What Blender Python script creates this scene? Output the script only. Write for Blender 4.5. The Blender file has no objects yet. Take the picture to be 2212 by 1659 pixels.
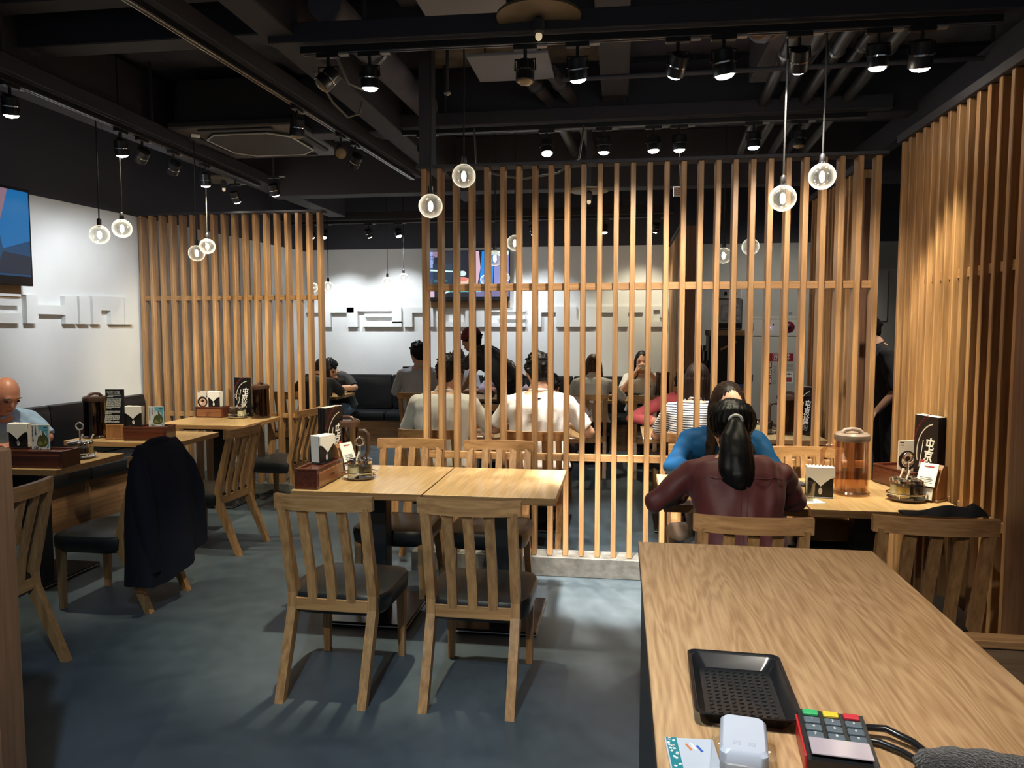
import bpy, bmesh, math, random
import numpy as np
from mathutils import Vector, Matrix, Euler
random.seed(7)
rng = np.random.default_rng(7)
R = math.radians
scene = bpy.context.scene
COL = scene.collection

# ------------------------------------------------------------------ camera, world, exposure
cam_data = bpy.data.cameras.new('camera')
cam = bpy.data.objects.new('camera', cam_data)
COL.objects.link(cam)
cam_data.sensor_fit = 'HORIZONTAL'
cam_data.sensor_width = 36.0
cam_data.lens = 36.0 * 1620.0 / 2212.0
cam_data.clip_start = 0.05
cam_data.clip_end = 60
cam.location = (0, 0, 1.54)
cam.rotation_euler = (R(90 - 4.18), 0, R(8.2))
scene.camera = cam

world = bpy.data.worlds.new('dim_room_glow')
scene.world = world
world.use_nodes = True
world.node_tree.nodes['Background'].inputs[0].default_value = (0.80, 0.90, 1.0, 1)
world.node_tree.nodes['Background'].inputs[1].default_value = 0.11

scene.view_settings.view_transform = 'Standard'
scene.view_settings.look = 'None'
scene.view_settings.exposure = 0.0
scene.view_settings.gamma = 1.0
scene.view_settings.use_curve_mapping = False

LAMP_GAIN = 2.3

# ------------------------------------------------------------------ materials
MATS = {}

def mat(name, col, rough=0.5, metal=0.0, emit=None, es=0.0, bump=0.0, bscale=40.0, var=0.0, vscale=6.0, alpha=None, spec=0.5, coat=0.0, sheen=0.0):
    if name in MATS:
        return MATS[name]
    m = bpy.data.materials.new(name)
    m.use_nodes = True
    nt = m.node_tree
    b = nt.nodes['Principled BSDF']
    b.inputs['Base Color'].default_value = (*col, 1)
    b.inputs['Roughness'].default_value = rough
    b.inputs['Metallic'].default_value = metal
    b.inputs['Specular IOR Level'].default_value = spec
    b.inputs['Coat Weight'].default_value = coat
    b.inputs['Sheen Weight'].default_value = sheen
    if emit is not None:
        b.inputs['Emission Color'].default_value = (*emit, 1)
        b.inputs['Emission Strength'].default_value = es
    if bump or var:
        tc = nt.nodes.new('ShaderNodeTexCoord')
        if var:
            n = nt.nodes.new('ShaderNodeTexNoise')
            n.inputs['Scale'].default_value = vscale
            n.inputs['Detail'].default_value = 5
            nt.links.new(tc.outputs['Object'], n.inputs['Vector'])
            r = nt.nodes.new('ShaderNodeValToRGB')
            r.color_ramp.elements[0].position = 0.3
            r.color_ramp.elements[1].position = 0.7
            r.color_ramp.elements[0].color = (*[c * (1 - var) for c in col], 1)
            r.color_ramp.elements[1].color = (*[min(1, c * (1 + var)) for c in col], 1)
            nt.links.new(n.outputs['Fac'], r.inputs['Fac'])
            nt.links.new(r.outputs['Color'], b.inputs['Base Color'])
        if bump:
            n2 = nt.nodes.new('ShaderNodeTexNoise')
            n2.inputs['Scale'].default_value = bscale
            n2.inputs['Detail'].default_value = 4
            nt.links.new(tc.outputs['Object'], n2.inputs['Vector'])
            bp = nt.nodes.new('ShaderNodeBump')
            bp.inputs['Strength'].default_value = bump
            bp.inputs['Distance'].default_value = 0.01
            nt.links.new(n2.outputs['Fac'], bp.inputs['Height'])
            nt.links.new(bp.outputs['Normal'], b.inputs['Normal'])
    MATS[name] = m
    return m

def wood(name, dark, light, axis=2, rough=0.42, grain=1.0, cathedral=False, lines=165.0, coat=0.0, vary=0.14):
    """Procedural wood: noise and bands stretched along an axis of the piece."""
    m = bpy.data.materials.new(name)
    m.use_nodes = True
    nt = m.node_tree
    N, L = nt.nodes, nt.links
    b = N['Principled BSDF']
    b.inputs['Roughness'].default_value = rough
    b.inputs['Coat Weight'].default_value = coat
    b.inputs['Coat Roughness'].default_value = 0.15
    tc = N.new('ShaderNodeTexCoord')
    oi = N.new('ShaderNodeObjectInfo')
    add = N.new('ShaderNodeVectorMath'); add.operation = 'ADD'
    sc = N.new('ShaderNodeVectorMath'); sc.operation = 'SCALE'
    sc.inputs[0].default_value = (3.7, 5.1, 7.3)
    L.new(oi.outputs['Random'], sc.inputs['Scale'])
    L.new(tc.outputs['Object'], add.inputs[0]); L.new(sc.outputs[0], add.inputs[1])
    mp = N.new('ShaderNodeMapping')
    s = [34.0 * grain] * 3; s[axis] = 1.6 * grain
    mp.inputs['Scale'].default_value = s
    L.new(add.outputs[0], mp.inputs['Vector'])
    n1 = N.new('ShaderNodeTexNoise'); n1.inputs['Scale'].default_value = 1.6; n1.inputs['Detail'].default_value = 6; n1.inputs['Roughness'].default_value = 0.62
    L.new(mp.outputs['Vector'], n1.inputs['Vector'])
    ramp = N.new('ShaderNodeValToRGB')
    ramp.color_ramp.elements[0].position = 0.33; ramp.color_ramp.elements[1].position = 0.66
    ramp.color_ramp.elements[0].color = (*dark, 1); ramp.color_ramp.elements[1].color = (*light, 1)
    if cathedral:
        mp2 = N.new('ShaderNodeMapping')
        s2 = [5.0] * 3; s2[axis] = 0.55
        mp2.inputs['Scale'].default_value = s2
        L.new(add.outputs[0], mp2.inputs['Vector'])
        nb = N.new('ShaderNodeTexNoise'); nb.inputs['Scale'].default_value = 0.8; nb.inputs['Detail'].default_value = 3
        L.new(mp2.outputs['Vector'], nb.inputs['Vector'])
        mul = N.new('ShaderNodeMath'); mul.operation = 'MULTIPLY'; mul.inputs[1].default_value = lines
        L.new(nb.outputs['Fac'], mul.inputs[0])
        sn = N.new('ShaderNodeMath'); sn.operation = 'SINE'
        L.new(mul.outputs[0], sn.inputs[0])
        ab = N.new('ShaderNodeMath'); ab.operation = 'MULTIPLY'; ab.inputs[1].default_value = 0.075
        L.new(sn.outputs[0], ab.inputs[0])
        ad = N.new('ShaderNodeMath'); ad.operation = 'ADD'
        L.new(n1.outputs['Fac'], ad.inputs[0]); L.new(ab.outputs[0], ad.inputs[1])
        L.new(ad.outputs[0], ramp.inputs['Fac'])
    else:
        L.new(n1.outputs['Fac'], ramp.inputs['Fac'])
    hsv = N.new('ShaderNodeHueSaturation')
    mr = N.new('ShaderNodeMapRange')
    mr.inputs['To Min'].default_value = 1 - vary; mr.inputs['To Max'].default_value = 1 + vary
    L.new(oi.outputs['Random'], mr.inputs['Value'])
    L.new(mr.outputs[0], hsv.inputs['Value'])
    L.new(ramp.outputs['Color'], hsv.inputs['Color'])
    L.new(hsv.outputs['Color'], b.inputs['Base Color'])
    bp = N.new('ShaderNodeBump'); bp.inputs['Strength'].default_value = 0.12; bp.inputs['Distance'].default_value = 0.004
    L.new(n1.outputs['Fac'], bp.inputs['Height']); L.new(bp.outputs['Normal'], b.inputs['Normal'])
    MATS[name] = m
    return m

def thin_glass(name, tint, edge=0.75, centre=0.05, rough=0.02, gloss=(1, 1, 1)):
    """A thin clear or tinted pane: transparent straight on, mirror-like at grazing angles."""
    m = bpy.data.materials.new(name)
    m.use_nodes = True
    nt = m.node_tree
    N, L = nt.nodes, nt.links
    N.clear()
    out = N.new('ShaderNodeOutputMaterial')
    tr = N.new('ShaderNodeBsdfTransparent'); tr.inputs[0].default_value = (*tint, 1)
    gl = N.new('ShaderNodeBsdfGlossy'); gl.inputs['Roughness'].default_value = rough; gl.inputs[0].default_value = (*gloss, 1)
    lw = N.new('ShaderNodeLayerWeight'); lw.inputs['Blend'].default_value = 0.35
    rp = N.new('ShaderNodeValToRGB')
    rp.color_ramp.elements[0].position = 0.0; rp.color_ramp.elements[0].color = (centre,) * 3 + (1,)
    rp.color_ramp.elements[1].position = 0.95; rp.color_ramp.elements[1].color = (edge,) * 3 + (1,)
    mid = rp.color_ramp.elements.new(0.55); mid.color = (centre * 1.8,) * 3 + (1,)
    mx = N.new('ShaderNodeMixShader')
    L.new(lw.outputs['Facing'], rp.inputs['Fac'])
    L.new(rp.outputs['Color'], mx.inputs['Fac'])
    L.new(tr.outputs[0], mx.inputs[1]); L.new(gl.outputs[0], mx.inputs[2])
    L.new(mx.outputs[0], out.inputs[0])
    MATS[name] = m
    return m

def globe_glass():
    """Clear blown glass: see-through in the middle, a pale rim film standing in for refracted bulb light."""
    m = thin_glass('clear_globe_glass', (0.94, 0.95, 0.94), 0.92, 0.12, 0.06)
    nt = m.node_tree; N, L = nt.nodes, nt.links
    out = [n for n in N if n.type == 'OUTPUT_MATERIAL'][0]
    old = out.inputs[0].links[0].from_socket
    lw = N.new('ShaderNodeLayerWeight'); lw.inputs['Blend'].default_value = 0.30
    rp = N.new('ShaderNodeValToRGB')
    rp.color_ramp.elements[0].position = 0.15; rp.color_ramp.elements[0].color = (0.05, 0.05, 0.05, 1)
    rp.color_ramp.elements[1].position = 0.95; rp.color_ramp.elements[1].color = (0.75, 0.75, 0.75, 1)  # rim made pale in place of bulb light bent by the glass
    df = N.new('ShaderNodeBsdfDiffuse'); df.inputs[0].default_value = (0.85, 0.86, 0.84, 1)
    tl = N.new('ShaderNodeBsdfTranslucent'); tl.inputs[0].default_value = (0.85, 0.86, 0.84, 1)
    ad = N.new('ShaderNodeMixShader'); ad.inputs[0].default_value = 0.6
    L.new(df.outputs[0], ad.inputs[1]); L.new(tl.outputs[0], ad.inputs[2])
    mx = N.new('ShaderNodeMixShader')
    L.new(lw.outputs['Facing'], rp.inputs['Fac']); L.new(rp.outputs['Color'], mx.inputs[0])
    L.new(old, mx.inputs[1]); L.new(ad.outputs[0], mx.inputs[2])
    L.new(mx.outputs[0], out.inputs[0])
    return m

OAK_D, OAK_L = (0.30, 0.155, 0.062), (0.53, 0.30, 0.132)
W_SLAT = wood('oak_slat', OAK_D, OAK_L, 2)
W_RAIL = wood('oak_rail', OAK_D, OAK_L, 0)
W_RAILY = wood('oak_rail_lengthwise', OAK_D, OAK_L, 1)
W_CHAIR = wood('oak_chair', (0.25, 0.125, 0.048), (0.45, 0.245, 0.102), 2)
W_CHAIRX = wood('oak_chair_rail', (0.25, 0.125, 0.048), (0.45, 0.245, 0.102), 0)
W_TOP = wood('oak_table_top', (0.43, 0.272, 0.12), (0.58, 0.395, 0.195), 1, rough=0.30, cathedral=True, coat=0.25, vary=0.05)
W_COUNTER = wood('oak_counter_top', (0.36, 0.205, 0.098), (0.58, 0.37, 0.195), 1, rough=0.36, cathedral=True, coat=0.2, vary=0.0, lines=270.0, grain=1.5)
W_BOARD = wood('brown_veneer_board', (0.15, 0.07, 0.035), (0.24, 0.115, 0.058), 2, rough=0.5)
W_BENCH = wood('bench_wood', (0.17, 0.085, 0.04), (0.29, 0.155, 0.075), 0)
W_CADDY = wood('mahogany', (0.055, 0.014, 0.008), (0.12, 0.032, 0.016), 0, rough=0.28, coat=0.4, vary=0.08)
W_CADDYF = wood('mahogany_drawer', (0.20, 0.075, 0.03), (0.30, 0.125, 0.055), 0, rough=0.3, coat=0.3, vary=0.05)
W_HOLD = wood('sign_holder_wood', (0.19, 0.08, 0.03), (0.36, 0.18, 0.075), 2, rough=0.4)
M_LEATHER = mat('black_leather', (0.007, 0.008, 0.010), 0.36, bump=0.05, bscale=160)
M_LEATHERG = mat('charcoal_leather', (0.035, 0.042, 0.047), 0.38, bump=0.06, bscale=160)
M_BLACK = mat('black_metal', (0.012, 0.012, 0.014), 0.42)
M_CEIL = mat('black_ceiling_paint', (0.10, 0.10, 0.128), 0.8, var=0.35, vscale=3)
M_BEAM = mat('black_beam_paint', (0.044, 0.044, 0.056), 0.75)
M_CONC = mat('ceiling_concrete', (0.20, 0.17, 0.135), 0.85, var=0.45, vscale=5, bump=0.3, bscale=14)
M_GREYB = mat('grey_ceiling_board', (0.24, 0.25, 0.29), 0.8)
M_WALL = mat('white_wall_paint', (0.74, 0.74, 0.73), 0.75, bump=0.12, bscale=22, var=0.035, vscale=2.5)
M_WALL_SHADED = mat('shaded_wall_paint', (0.40, 0.41, 0.39), 0.7, var=0.05)  # white wall darkened to grey: the corridor's weaker light is in the colour
M_WHITE = mat('white_plastic', (0.8, 0.8, 0.78), 0.4)
M_PAPER = mat('white_paper', (0.84, 0.82, 0.78), 0.85)
M_CHROME = mat('chrome', (0.82, 0.82, 0.82), 0.12, 1.0)
M_STEEL = mat('brushed_steel', (0.45, 0.45, 0.46), 0.32, 1.0)
M_PIPE = mat('pipe_grey', (0.10, 0.10, 0.11), 0.45, 0.4)
M_BLKPL = mat('black_plastic', (0.011, 0.012, 0.014), 0.24)
M_MENU = mat('black_menu_cover', (0.012, 0.010, 0.011), 0.22)
M_RED = mat('dark_red_print', (0.20, 0.015, 0.03), 0.5)
M_INK = mat('white_ink', (0.85, 0.83, 0.78), 0.6)
M_DKINK = mat('black_ink', (0.02, 0.02, 0.02), 0.6)
M_GLOBE = globe_glass()
M_GLASS = thin_glass('clear_cup_glass', (0.95, 0.96, 0.95), 0.6, 0.06)
M_PITCH_BACKLIT = thin_glass('backlit_amber_plastic', (0.90, 0.79, 0.70), 0.6, 0.10, 0.1, (1.0, 0.9, 0.82))  # paler copy of the pitcher plastic; light from behind put into the tint
M_PITCH = thin_glass('amber_pitcher_plastic', (0.40, 0.24, 0.15), 0.55, 0.09, 0.1, (1.0, 0.9, 0.82))
M_PITCHLID = mat('brown_pitcher_lid', (0.075, 0.040, 0.028), 0.2)
M_PITCHLIDC = mat('clear_pitcher_lid', (0.27, 0.21, 0.18), 0.18)
M_FILAMENT = mat('bulb_filament', (1, 1, 1), 0.5, emit=(1.0, 0.88, 0.68), es=40.0)
M_LENSW = mat('spot_lens_warm', (1, 1, 1), 0.5, emit=(1.0, 0.87, 0.66), es=60.0)
M_LENSC = mat('spot_lens_cool', (1, 1, 1), 0.5, emit=(0.86, 0.94, 1.0), es=60.0)
M_LENSOFF = mat('spot_lens_unlit', (0.35, 0.25, 0.14), 0.2)

# ------------------------------------------------------------------ mesh builder
def rotm(e):
    return Euler(e).to_matrix()

class MB:
    def __init__(self):
        self.v, self.f, self.m, self.cur = [], [], [], 0

    def add(self, vs, fs):
        o = len(self.v)
        self.v.extend([tuple(p) for p in vs])
        for f in fs:
            self.f.append([i + o for i in f]); self.m.append(self.cur)
        return self

    def box(self, c, s, rot=None, ch=0.0):
        hx, hy, hz = s[0] / 2, s[1] / 2, s[2] / 2
        ch = min(ch, hx * 0.9, hy * 0.9, hz * 0.9)
        vs, fs = [], []
        if ch <= 0:
            for x in (-hx, hx):
                for y in (-hy, hy):
                    for z in (-hz, hz):
                        vs.append((x, y, z))
            fs = [(0, 1, 3, 2), (4, 6, 7, 5), (0, 4, 5, 1), (2, 3, 7, 6), (0, 2, 6, 4), (1, 5, 7, 3)]
        else:
            idx = {}
            for sx in (-1, 1):
                for sy in (-1, 1):
                    for sz in (-1, 1):
                        for a in range(3):
                            p = [sx * (hx - ch), sy * (hy - ch), sz * (hz - ch)]
                            p[a] = (sx * hx, sy * hy, sz * hz)[a]
                            idx[(sx, sy, sz, a)] = len(vs); vs.append(tuple(p))
            S = (-1, 1)
            for a in range(3):
                b_, c_ = [(1, 2), (2, 0), (0, 1)][a]
                for sgn in S:
                    q = []
                    for (u, w) in ((-1, -1), (1, -1), (1, 1), (-1, 1)):
                        k = [0, 0, 0]; k[a] = sgn; k[b_] = u; k[c_] = w
                        q.append(idx[(*k, a)])
                    fs.append(q if sgn > 0 else q[::-1])
            for a in range(3):
                b_, c_ = [(1, 2), (2, 0), (0, 1)][a]
                for u in S:
                    for w in S:
                        k0 = [0, 0, 0]; k0[b_] = u; k0[c_] = w
                        k1 = list(k0); k0[a] = -1; k1[a] = 1
                        q = [idx[(*k0, b_)], idx[(*k1, b_)], idx[(*k1, c_)], idx[(*k0, c_)]]
                        fs.append(q if u * w < 0 else q[::-1])
            for sx in S:
                for sy in S:
                    for sz in S:
                        q = [idx[(sx, sy, sz, 0)], idx[(sx, sy, sz, 1)], idx[(sx, sy, sz, 2)]]
                        fs.append(q if sx * sy * sz > 0 else q[::-1])
        if rot is not None:
            M = rotm(rot)
            vs = [tuple(M @ Vector(p)) for p in vs]
        vs = [(p[0] + c[0], p[1] + c[1], p[2] + c[2]) for p in vs]
        return self.add(vs, fs)

    def prism(self, poly, lo, hi, axis='x'):
        """Extrude a 2D polygon. axis x: poly=(y,z); y: poly=(x,z); z: poly=(x,y)."""
        n = len(poly)
        def P(p, t):
            return {'x': (t, p[0], p[1]), 'y': (p[0], t, p[1]), 'z': (p[0], p[1], t)}[axis]
        vs = [P(p, lo) for p in poly] + [P(p, hi) for p in poly]
        fs = [list(range(n))[::-1], list(range(n, 2 * n))]
        for i in range(n):
            j = (i + 1) % n
            fs.append([i, j, n + j, n + i])
        return self.add(vs, fs)

    def tube(self, pts, r, n=8, cap=True, closed=False):
        pts = [Vector(p) for p in pts]
        k = len(pts)
        rs = r if isinstance(r, (list, tuple)) else [r] * k
        rings = []
        up = None
        for i, p in enumerate(pts):
            if closed:
                t = pts[(i + 1) % k] - pts[i - 1]
            else:
                t = pts[min(i + 1, k - 1)] - pts[max(i - 1, 0)]
            t.normalize()
            if up is None:
                up = Vector((0, 0, 1)) if abs(t.z) < 0.9 else Vector((1, 0, 0))
            a = t.cross(up).normalized()
            b = a.cross(t).normalized()
            up = b
            rings.append([p + (a * math.cos(2 * math.pi * j / n) + b * math.sin(2 * math.pi * j / n)) * rs[i] for j in range(n)])
        return self.loft(rings, cap and not closed, closed)

    def loft(self, rings, cap=True, closed=False):
        n = len(rings[0]); k = len(rings)
        vs = [tuple(p) for r_ in rings for p in r_]
        fs = []
        for i in range(k if closed else k - 1):
            for j in range(n):
                a, b = i * n + j, i * n + (j + 1) % n
                c, d = ((i + 1) % k) * n + (j + 1) % n, ((i + 1) % k) * n + j
                fs.append([a, b, c, d])
        if cap:
            fs.append(list(range(n))[::-1])
            fs.append([(k - 1) * n + j for j in range(n)])
        return self.add(vs, fs)

    def lathe(self, prof, n=24, c=(0, 0, 0), cap=True):
        rings = [[(c[0] + r_ * math.cos(2 * math.pi * j / n), c[1] + r_ * math.sin(2 * math.pi * j / n), c[2] + z) for j in range(n)] for r_, z in prof]
        return self.loft(rings, cap)

    def ball(self, c, r, nu=16, nv=10, rot=None):
        r = (r, r, r) if isinstance(r, (int, float)) else r
        M = rotm(rot) if rot is not None else None
        rings = []
        for i in range(1, nv):
            th = math.pi * i / nv
            ring = []
            for j in range(nu):
                ph = 2 * math.pi * j / nu
                p = Vector((r[0] * math.sin(th) * math.cos(ph), r[1] * math.sin(th) * math.sin(ph), -r[2] * math.cos(th)))
                if M is not None: p = M @ p
                ring.append((p.x + c[0], p.y + c[1], p.z + c[2]))
            rings.append(ring)
        o = len(self.v)
        self.loft(rings, False)
        n0 = len(self.v)
        pb = Vector((0, 0, -r[2])); pt = Vector((0, 0, r[2]))
        if M is not None: pb = M @ pb; pt = M @ pt
        self.v += [(pb.x + c[0], pb.y + c[1], pb.z + c[2]), (pt.x + c[0], pt.y + c[1], pt.z + c[2])]
        last = o + (nv - 2) * nu
        for j in range(nu):
            self.f.append([n0, o + (j + 1) % nu, o + j]); self.m.append(self.cur)
            self.f.append([n0 + 1, last + j, last + (j + 1) % nu]); self.m.append(self.cur)
        return self

    def cone(self, a, b, ra, rb, n=12):
        """Tapered capsule from a to b."""
        a, b = Vector(a), Vector(b)
        t = (b - a); L_ = t.length; t.normalize()
        pts, rs = [], []
        for q in (0.05, 0.3, 0.6, 0.85):
            pts.append(a - t * ra * (1 - q)); rs.append(ra * math.sqrt(max(0.02, 1 - (1 - q) ** 2)))
        pts += [a, b]; rs += [ra, rb]
        for q in (0.85, 0.6, 0.3, 0.05):
            pts.append(b + t * rb * (1 - q)); rs.append(rb * math.sqrt(max(0.02, 1 - (1 - q) ** 2)))
        return self.tube(pts, rs, n)

    def mesh(self, name, mats, smooth=None):
        me = bpy.data.meshes.new(name)
        me.from_pydata(self.v, [], self.f)
        mats = mats if isinstance(mats, (list, tuple)) else [mats]
        for m_ in mats:
            me.materials.append(m_)
        if len(mats) > 1:
            me.polygons.foreach_set('material_index', self.m)
        if smooth is not None:
            me.polygons.foreach_set('use_smooth', [True] * len(me.polygons))
            me.set_sharp_from_angle(angle=R(smooth))
        me.update()
        return me

    def build(self, name, mats, parent=None, loc=(0, 0, 0), smooth=None, rot=None, label=None):
        return link(name, self.mesh(name, mats, smooth), parent, loc, rot, label)

def link(name, me, parent=None, loc=(0, 0, 0), rot=None, label=None):
    o = bpy.data.objects.new(name, me)
    COL.objects.link(o)
    o.location = loc
    if rot is not None:
        o.rotation_euler = rot
    if parent is not None:
        o.parent = parent
    if label:
        o['label'] = label
    return o

def thing(name, label, cat, loc=(0, 0, 0), rz=0.0, group=None):
    o = bpy.data.objects.new(name, None)
    o.empty_display_size = 0.1
    COL.objects.link(o)
    o.location = loc
    o.rotation_euler = (0, 0, R(rz))
    tag(o, label, cat, group)
    return o

def tag(o, label, cat, group=None):
    o['label'] = label; o['category'] = cat
    if group: o['group'] = group
    return o

def struct(o):
    o['kind'] = 'structure'
    return o

def copy_tree(o, parent=None):
    c = o.copy(); COL.objects.link(c)
    c.parent = parent
    for ch in o.children:
        copy_tree(ch, c)
    return c

def dup(root, loc, rz=0.0, label=None, group=None):
    c = copy_tree(root)
    c.location = loc; c.rotation_euler = (0, 0, R(rz))
    if label: c['label'] = label
    if group: c['group'] = group
    return c

def lettering(body, size, parent, loc, rot, m, name='lettering', extrude=0.0006, align='CENTER', shear=0.0, bold=0.0, space=1.0):
    cu = bpy.data.curves.new(name, 'FONT')
    cu.body = body; cu.size = size; cu.extrude = extrude; cu.shear = shear; cu.offset = bold
    cu.align_x = align; cu.align_y = 'CENTER'; cu.resolution_u = 2; cu.space_line = space
    t = bpy.data.objects.new(name + '_tmp', cu)
    COL.objects.link(t)
    dg = bpy.context.evaluated_depsgraph_get()
    me = bpy.data.meshes.new_from_object(t.evaluated_get(dg))
    bpy.data.objects.remove(t); bpy.data.curves.remove(cu)
    me.materials.clear(); me.materials.append(m)
    return link(name, me, parent, loc, rot)

ORD = ['first', 'second', 'third', 'fourth', 'fifth', 'sixth', 'seventh', 'eighth', 'ninth', 'tenth', 'eleventh', 'twelfth']

# ------------------------------------------------------------------ the room shell
def floor_material():
    m = bpy.data.materials.new('polished_concrete_floor')
    m.use_nodes = True
    N, L = m.node_tree.nodes, m.node_tree.links
    b = N['Principled BSDF']
    tc = N.new('ShaderNodeTexCoord')
    n1 = N.new('ShaderNodeTexNoise'); n1.inputs['Scale'].default_value = 1.1; n1.inputs['Detail'].default_value = 7; n1.inputs['Roughness'].default_value = 0.6; n1.inputs['Distortion'].default_value = 0.8
    n2 = N.new('ShaderNodeTexNoise'); n2.inputs['Scale'].default_value = 9; n2.inputs['Detail'].default_value = 6
    L.new(tc.outputs['Object'], n1.inputs['Vector']); L.new(tc.outputs['Object'], n2.inputs['Vector'])
    mx = N.new('ShaderNodeMath'); mx.operation = 'MULTIPLY_ADD'; mx.inputs[1].default_value = 0.35
    L.new(n2.outputs['Fac'], mx.inputs[0]); L.new(n1.outputs['Fac'], mx.inputs[2])
    r = N.new('ShaderNodeValToRGB')
    r.color_ramp.elements[0].position = 0.45; r.color_ramp.elements[0].color = (0.034, 0.054, 0.073, 1)
    r.color_ramp.elements[1].position = 0.85; r.color_ramp.elements[1].color = (0.088, 0.116, 0.140, 1)
    L.new(mx.outputs[0], r.inputs['Fac']); L.new(r.outputs['Color'], b.inputs['Base Color'])
    rr = N.new('ShaderNodeMapRange'); rr.inputs['To Min'].default_value = 0.34; rr.inputs['To Max'].default_value = 0.58
    L.new(n2.outputs['Fac'], rr.inputs['Value']); L.new(rr.outputs[0], b.inputs['Roughness'])
    bp = N.new('ShaderNodeBump'); bp.inputs['Strength'].default_value = 0.08; bp.inputs['Distance'].default_value = 0.01
    L.new(n2.outputs['Fac'], bp.inputs['Height']); L.new(bp.outputs['Normal'], b.inputs['Normal'])
    return m
M_FLOOR = floor_material()
M_KERB = mat('kerb_concrete', (0.13, 0.127, 0.118), 0.6, var=0.35, vscale=14, bump=0.2)

struct(MB().box((-0.6, 4.2, -0.05), (8.6, 11.8, 0.1)).build('floor', M_FLOOR))
struct(MB().box((-0.6, 4.2, 3.45), (8.6, 11.8, 0.1)).build('ceiling', M_CEIL))

def left_wall_x(y):
    return -4.55 + 0.075 * (y - 6.4)
LW_ROT = -math.atan(0.075)
wl = struct(MB().box((-0.06, 0, 1.3), (0.12, 10.4, 2.6)).build('wall_left', M_WALL, None, (left_wall_x(4.75), 4.75, 0), rot=(0, 0, LW_ROT)))
struct(MB().box((-0.06, 0, 3.0), (0.14, 10.4, 0.8)).build('trim_1', M_BEAM, None, (left_wall_x(4.75), 4.75, 0), rot=(0, 0, LW_ROT)))
wb = struct(MB().box((-2.03, 9.95, 1.31), (5.6, 0.1, 2.62)).build('wall_back', M_WALL))
struct(MB().box((-2.03, 9.95, 3.01), (5.6, 0.12, 0.78)).build('trim_2', M_BEAM))
wr = struct(MB().box((2.2, 9.95, 1.31), (2.9, 0.1, 2.62)).build('wall_right', M_WALL_SHADED))
struct(MB().box((2.2, 9.95, 3.01), (2.9, 0.12, 0.78)).build('trim_3', M_BEAM))
struct(MB().box((3.65, 6.0, 1.7), (0.1, 8.0, 3.4)).build('wall_side', M_WALL_SHADED))

# raised block letters running along both white walls (one bar of a letter per entry: x0, x1, z0, z1)
LET_L = [
    [(5.02, 5.235, 1.79, 1.81), (5.02, 5.235, 1.72, 1.77), (5.02, 5.235, 1.585, 1.66)],
    [(5.285, 5.39, 1.585, 1.81), (5.39, 5.66, 1.66, 1.735), (5.66, 5.79, 1.585, 1.815)],
    [(5.815, 5.93, 1.585, 1.82)],
    [(5.96, 6.06, 1.585, 1.83), (6.06, 6.17, 1.705, 1.83), (6.17, 6.335, 1.585, 1.83), (6.345, 6.455, 1.585, 1.83)],
]
y0 = 4.75
for bars in LET_L:
    b = MB()
    for a, c, z0, z1 in bars:
        k = math.sqrt(1 + 0.075 ** 2)
        b.box((0.022, ((a + c) / 2 - y0) * k, (z0 + z1) / 2), (0.050, (c - a) * k, z1 - z0))
    b.build('raised_letter', M_WALL, wl)
LET_B = [
    [(-4.42, -3.60, 1.765, 1.835), (-4.10, -3.93, 1.575, 1.765)],
    [(-3.70, -2.93, 1.785, 1.835), (-3.70, -3.55, 1.575, 1.785), (-3.45, -3.06, 1.705, 1.75), (-3.06, -2.93, 1.62, 1.785), (-3.47, -2.93, 1.575, 1.64)],
    [(-2.90, -2.78, 1.575, 1.835), (-2.78, -2.62, 1.76, 1.835), (-2.62, -2.49, 1.575, 1.835)],
    [(-2.45, -2.33, 1.575, 1.835), (-2.33, -2.05, 1.575, 1.64), (-2.05, -1.93, 1.575, 1.835)],
    [(-1.90, -1.24, 1.775, 1.835), (-1.90, -1.77, 1.575, 1.775), (-1.77, -1.24, 1.575, 1.625), (-1.60, -1.24, 1.67, 1.72)],
    [(-1.16, -1.03, 1.575, 1.835), (-1.03, -0.84, 1.76, 1.835), (-0.84, -0.72, 1.575, 1.835)],
    [(-0.69, -0.57, 1.575, 1.835), (-0.57, -0.44, 1.575, 1.66), (-0.44, -0.30, 1.575, 1.835)],
    [(-0.27, 0.29, 1.755, 1.835), (-0.04, 0.10, 1.575, 1.755)],
    [(0.33, 0.60, 1.785, 1.835), (0.33, 0.42, 1.575, 1.785), (0.42, 0.60, 1.575, 1.64), (0.50, 0.60, 1.69, 1.785)],
]
for bars in LET_B:
    b = MB()
    for a, c, z0, z1 in bars:
        b.box(((a + c) / 2, 9.878, (z0 + z1) / 2), (c - a, 0.05, z1 - z0))
    b.build('raised_letter', M_WALL, wb)

# ------------------------------------------------------------------ slatted oak screens
def screen_x(name, label, x0, pitch, n, y0, z0, z1, rails, w=0.031, d=0.088, top=True):
    t = thing(name, label, 'screen', (x0, y0, 0))
    me = MB().box((0, 0, 0), (w, d, z1 - z0), ch=0.003).mesh('slat', W_SLAT)
    for i in range(n):
        link('slat', me, t, (i * pitch + w / 2, d / 2, (z0 + z1) / 2))
    L_ = (n - 1) * pitch + w
    for z in rails:
        MB().box((L_ / 2, d * 0.5, z), (L_ - 0.004, 0.03, 0.044), ch=0.002).build('rail', W_RAIL, t)
    if top:
        MB().box((L_ / 2, d * 0.5, z1 + 0.010), (L_ + 0.06, d + 0.03, 0.018)).build('top_channel', M_BEAM, t)
    return t

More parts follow.
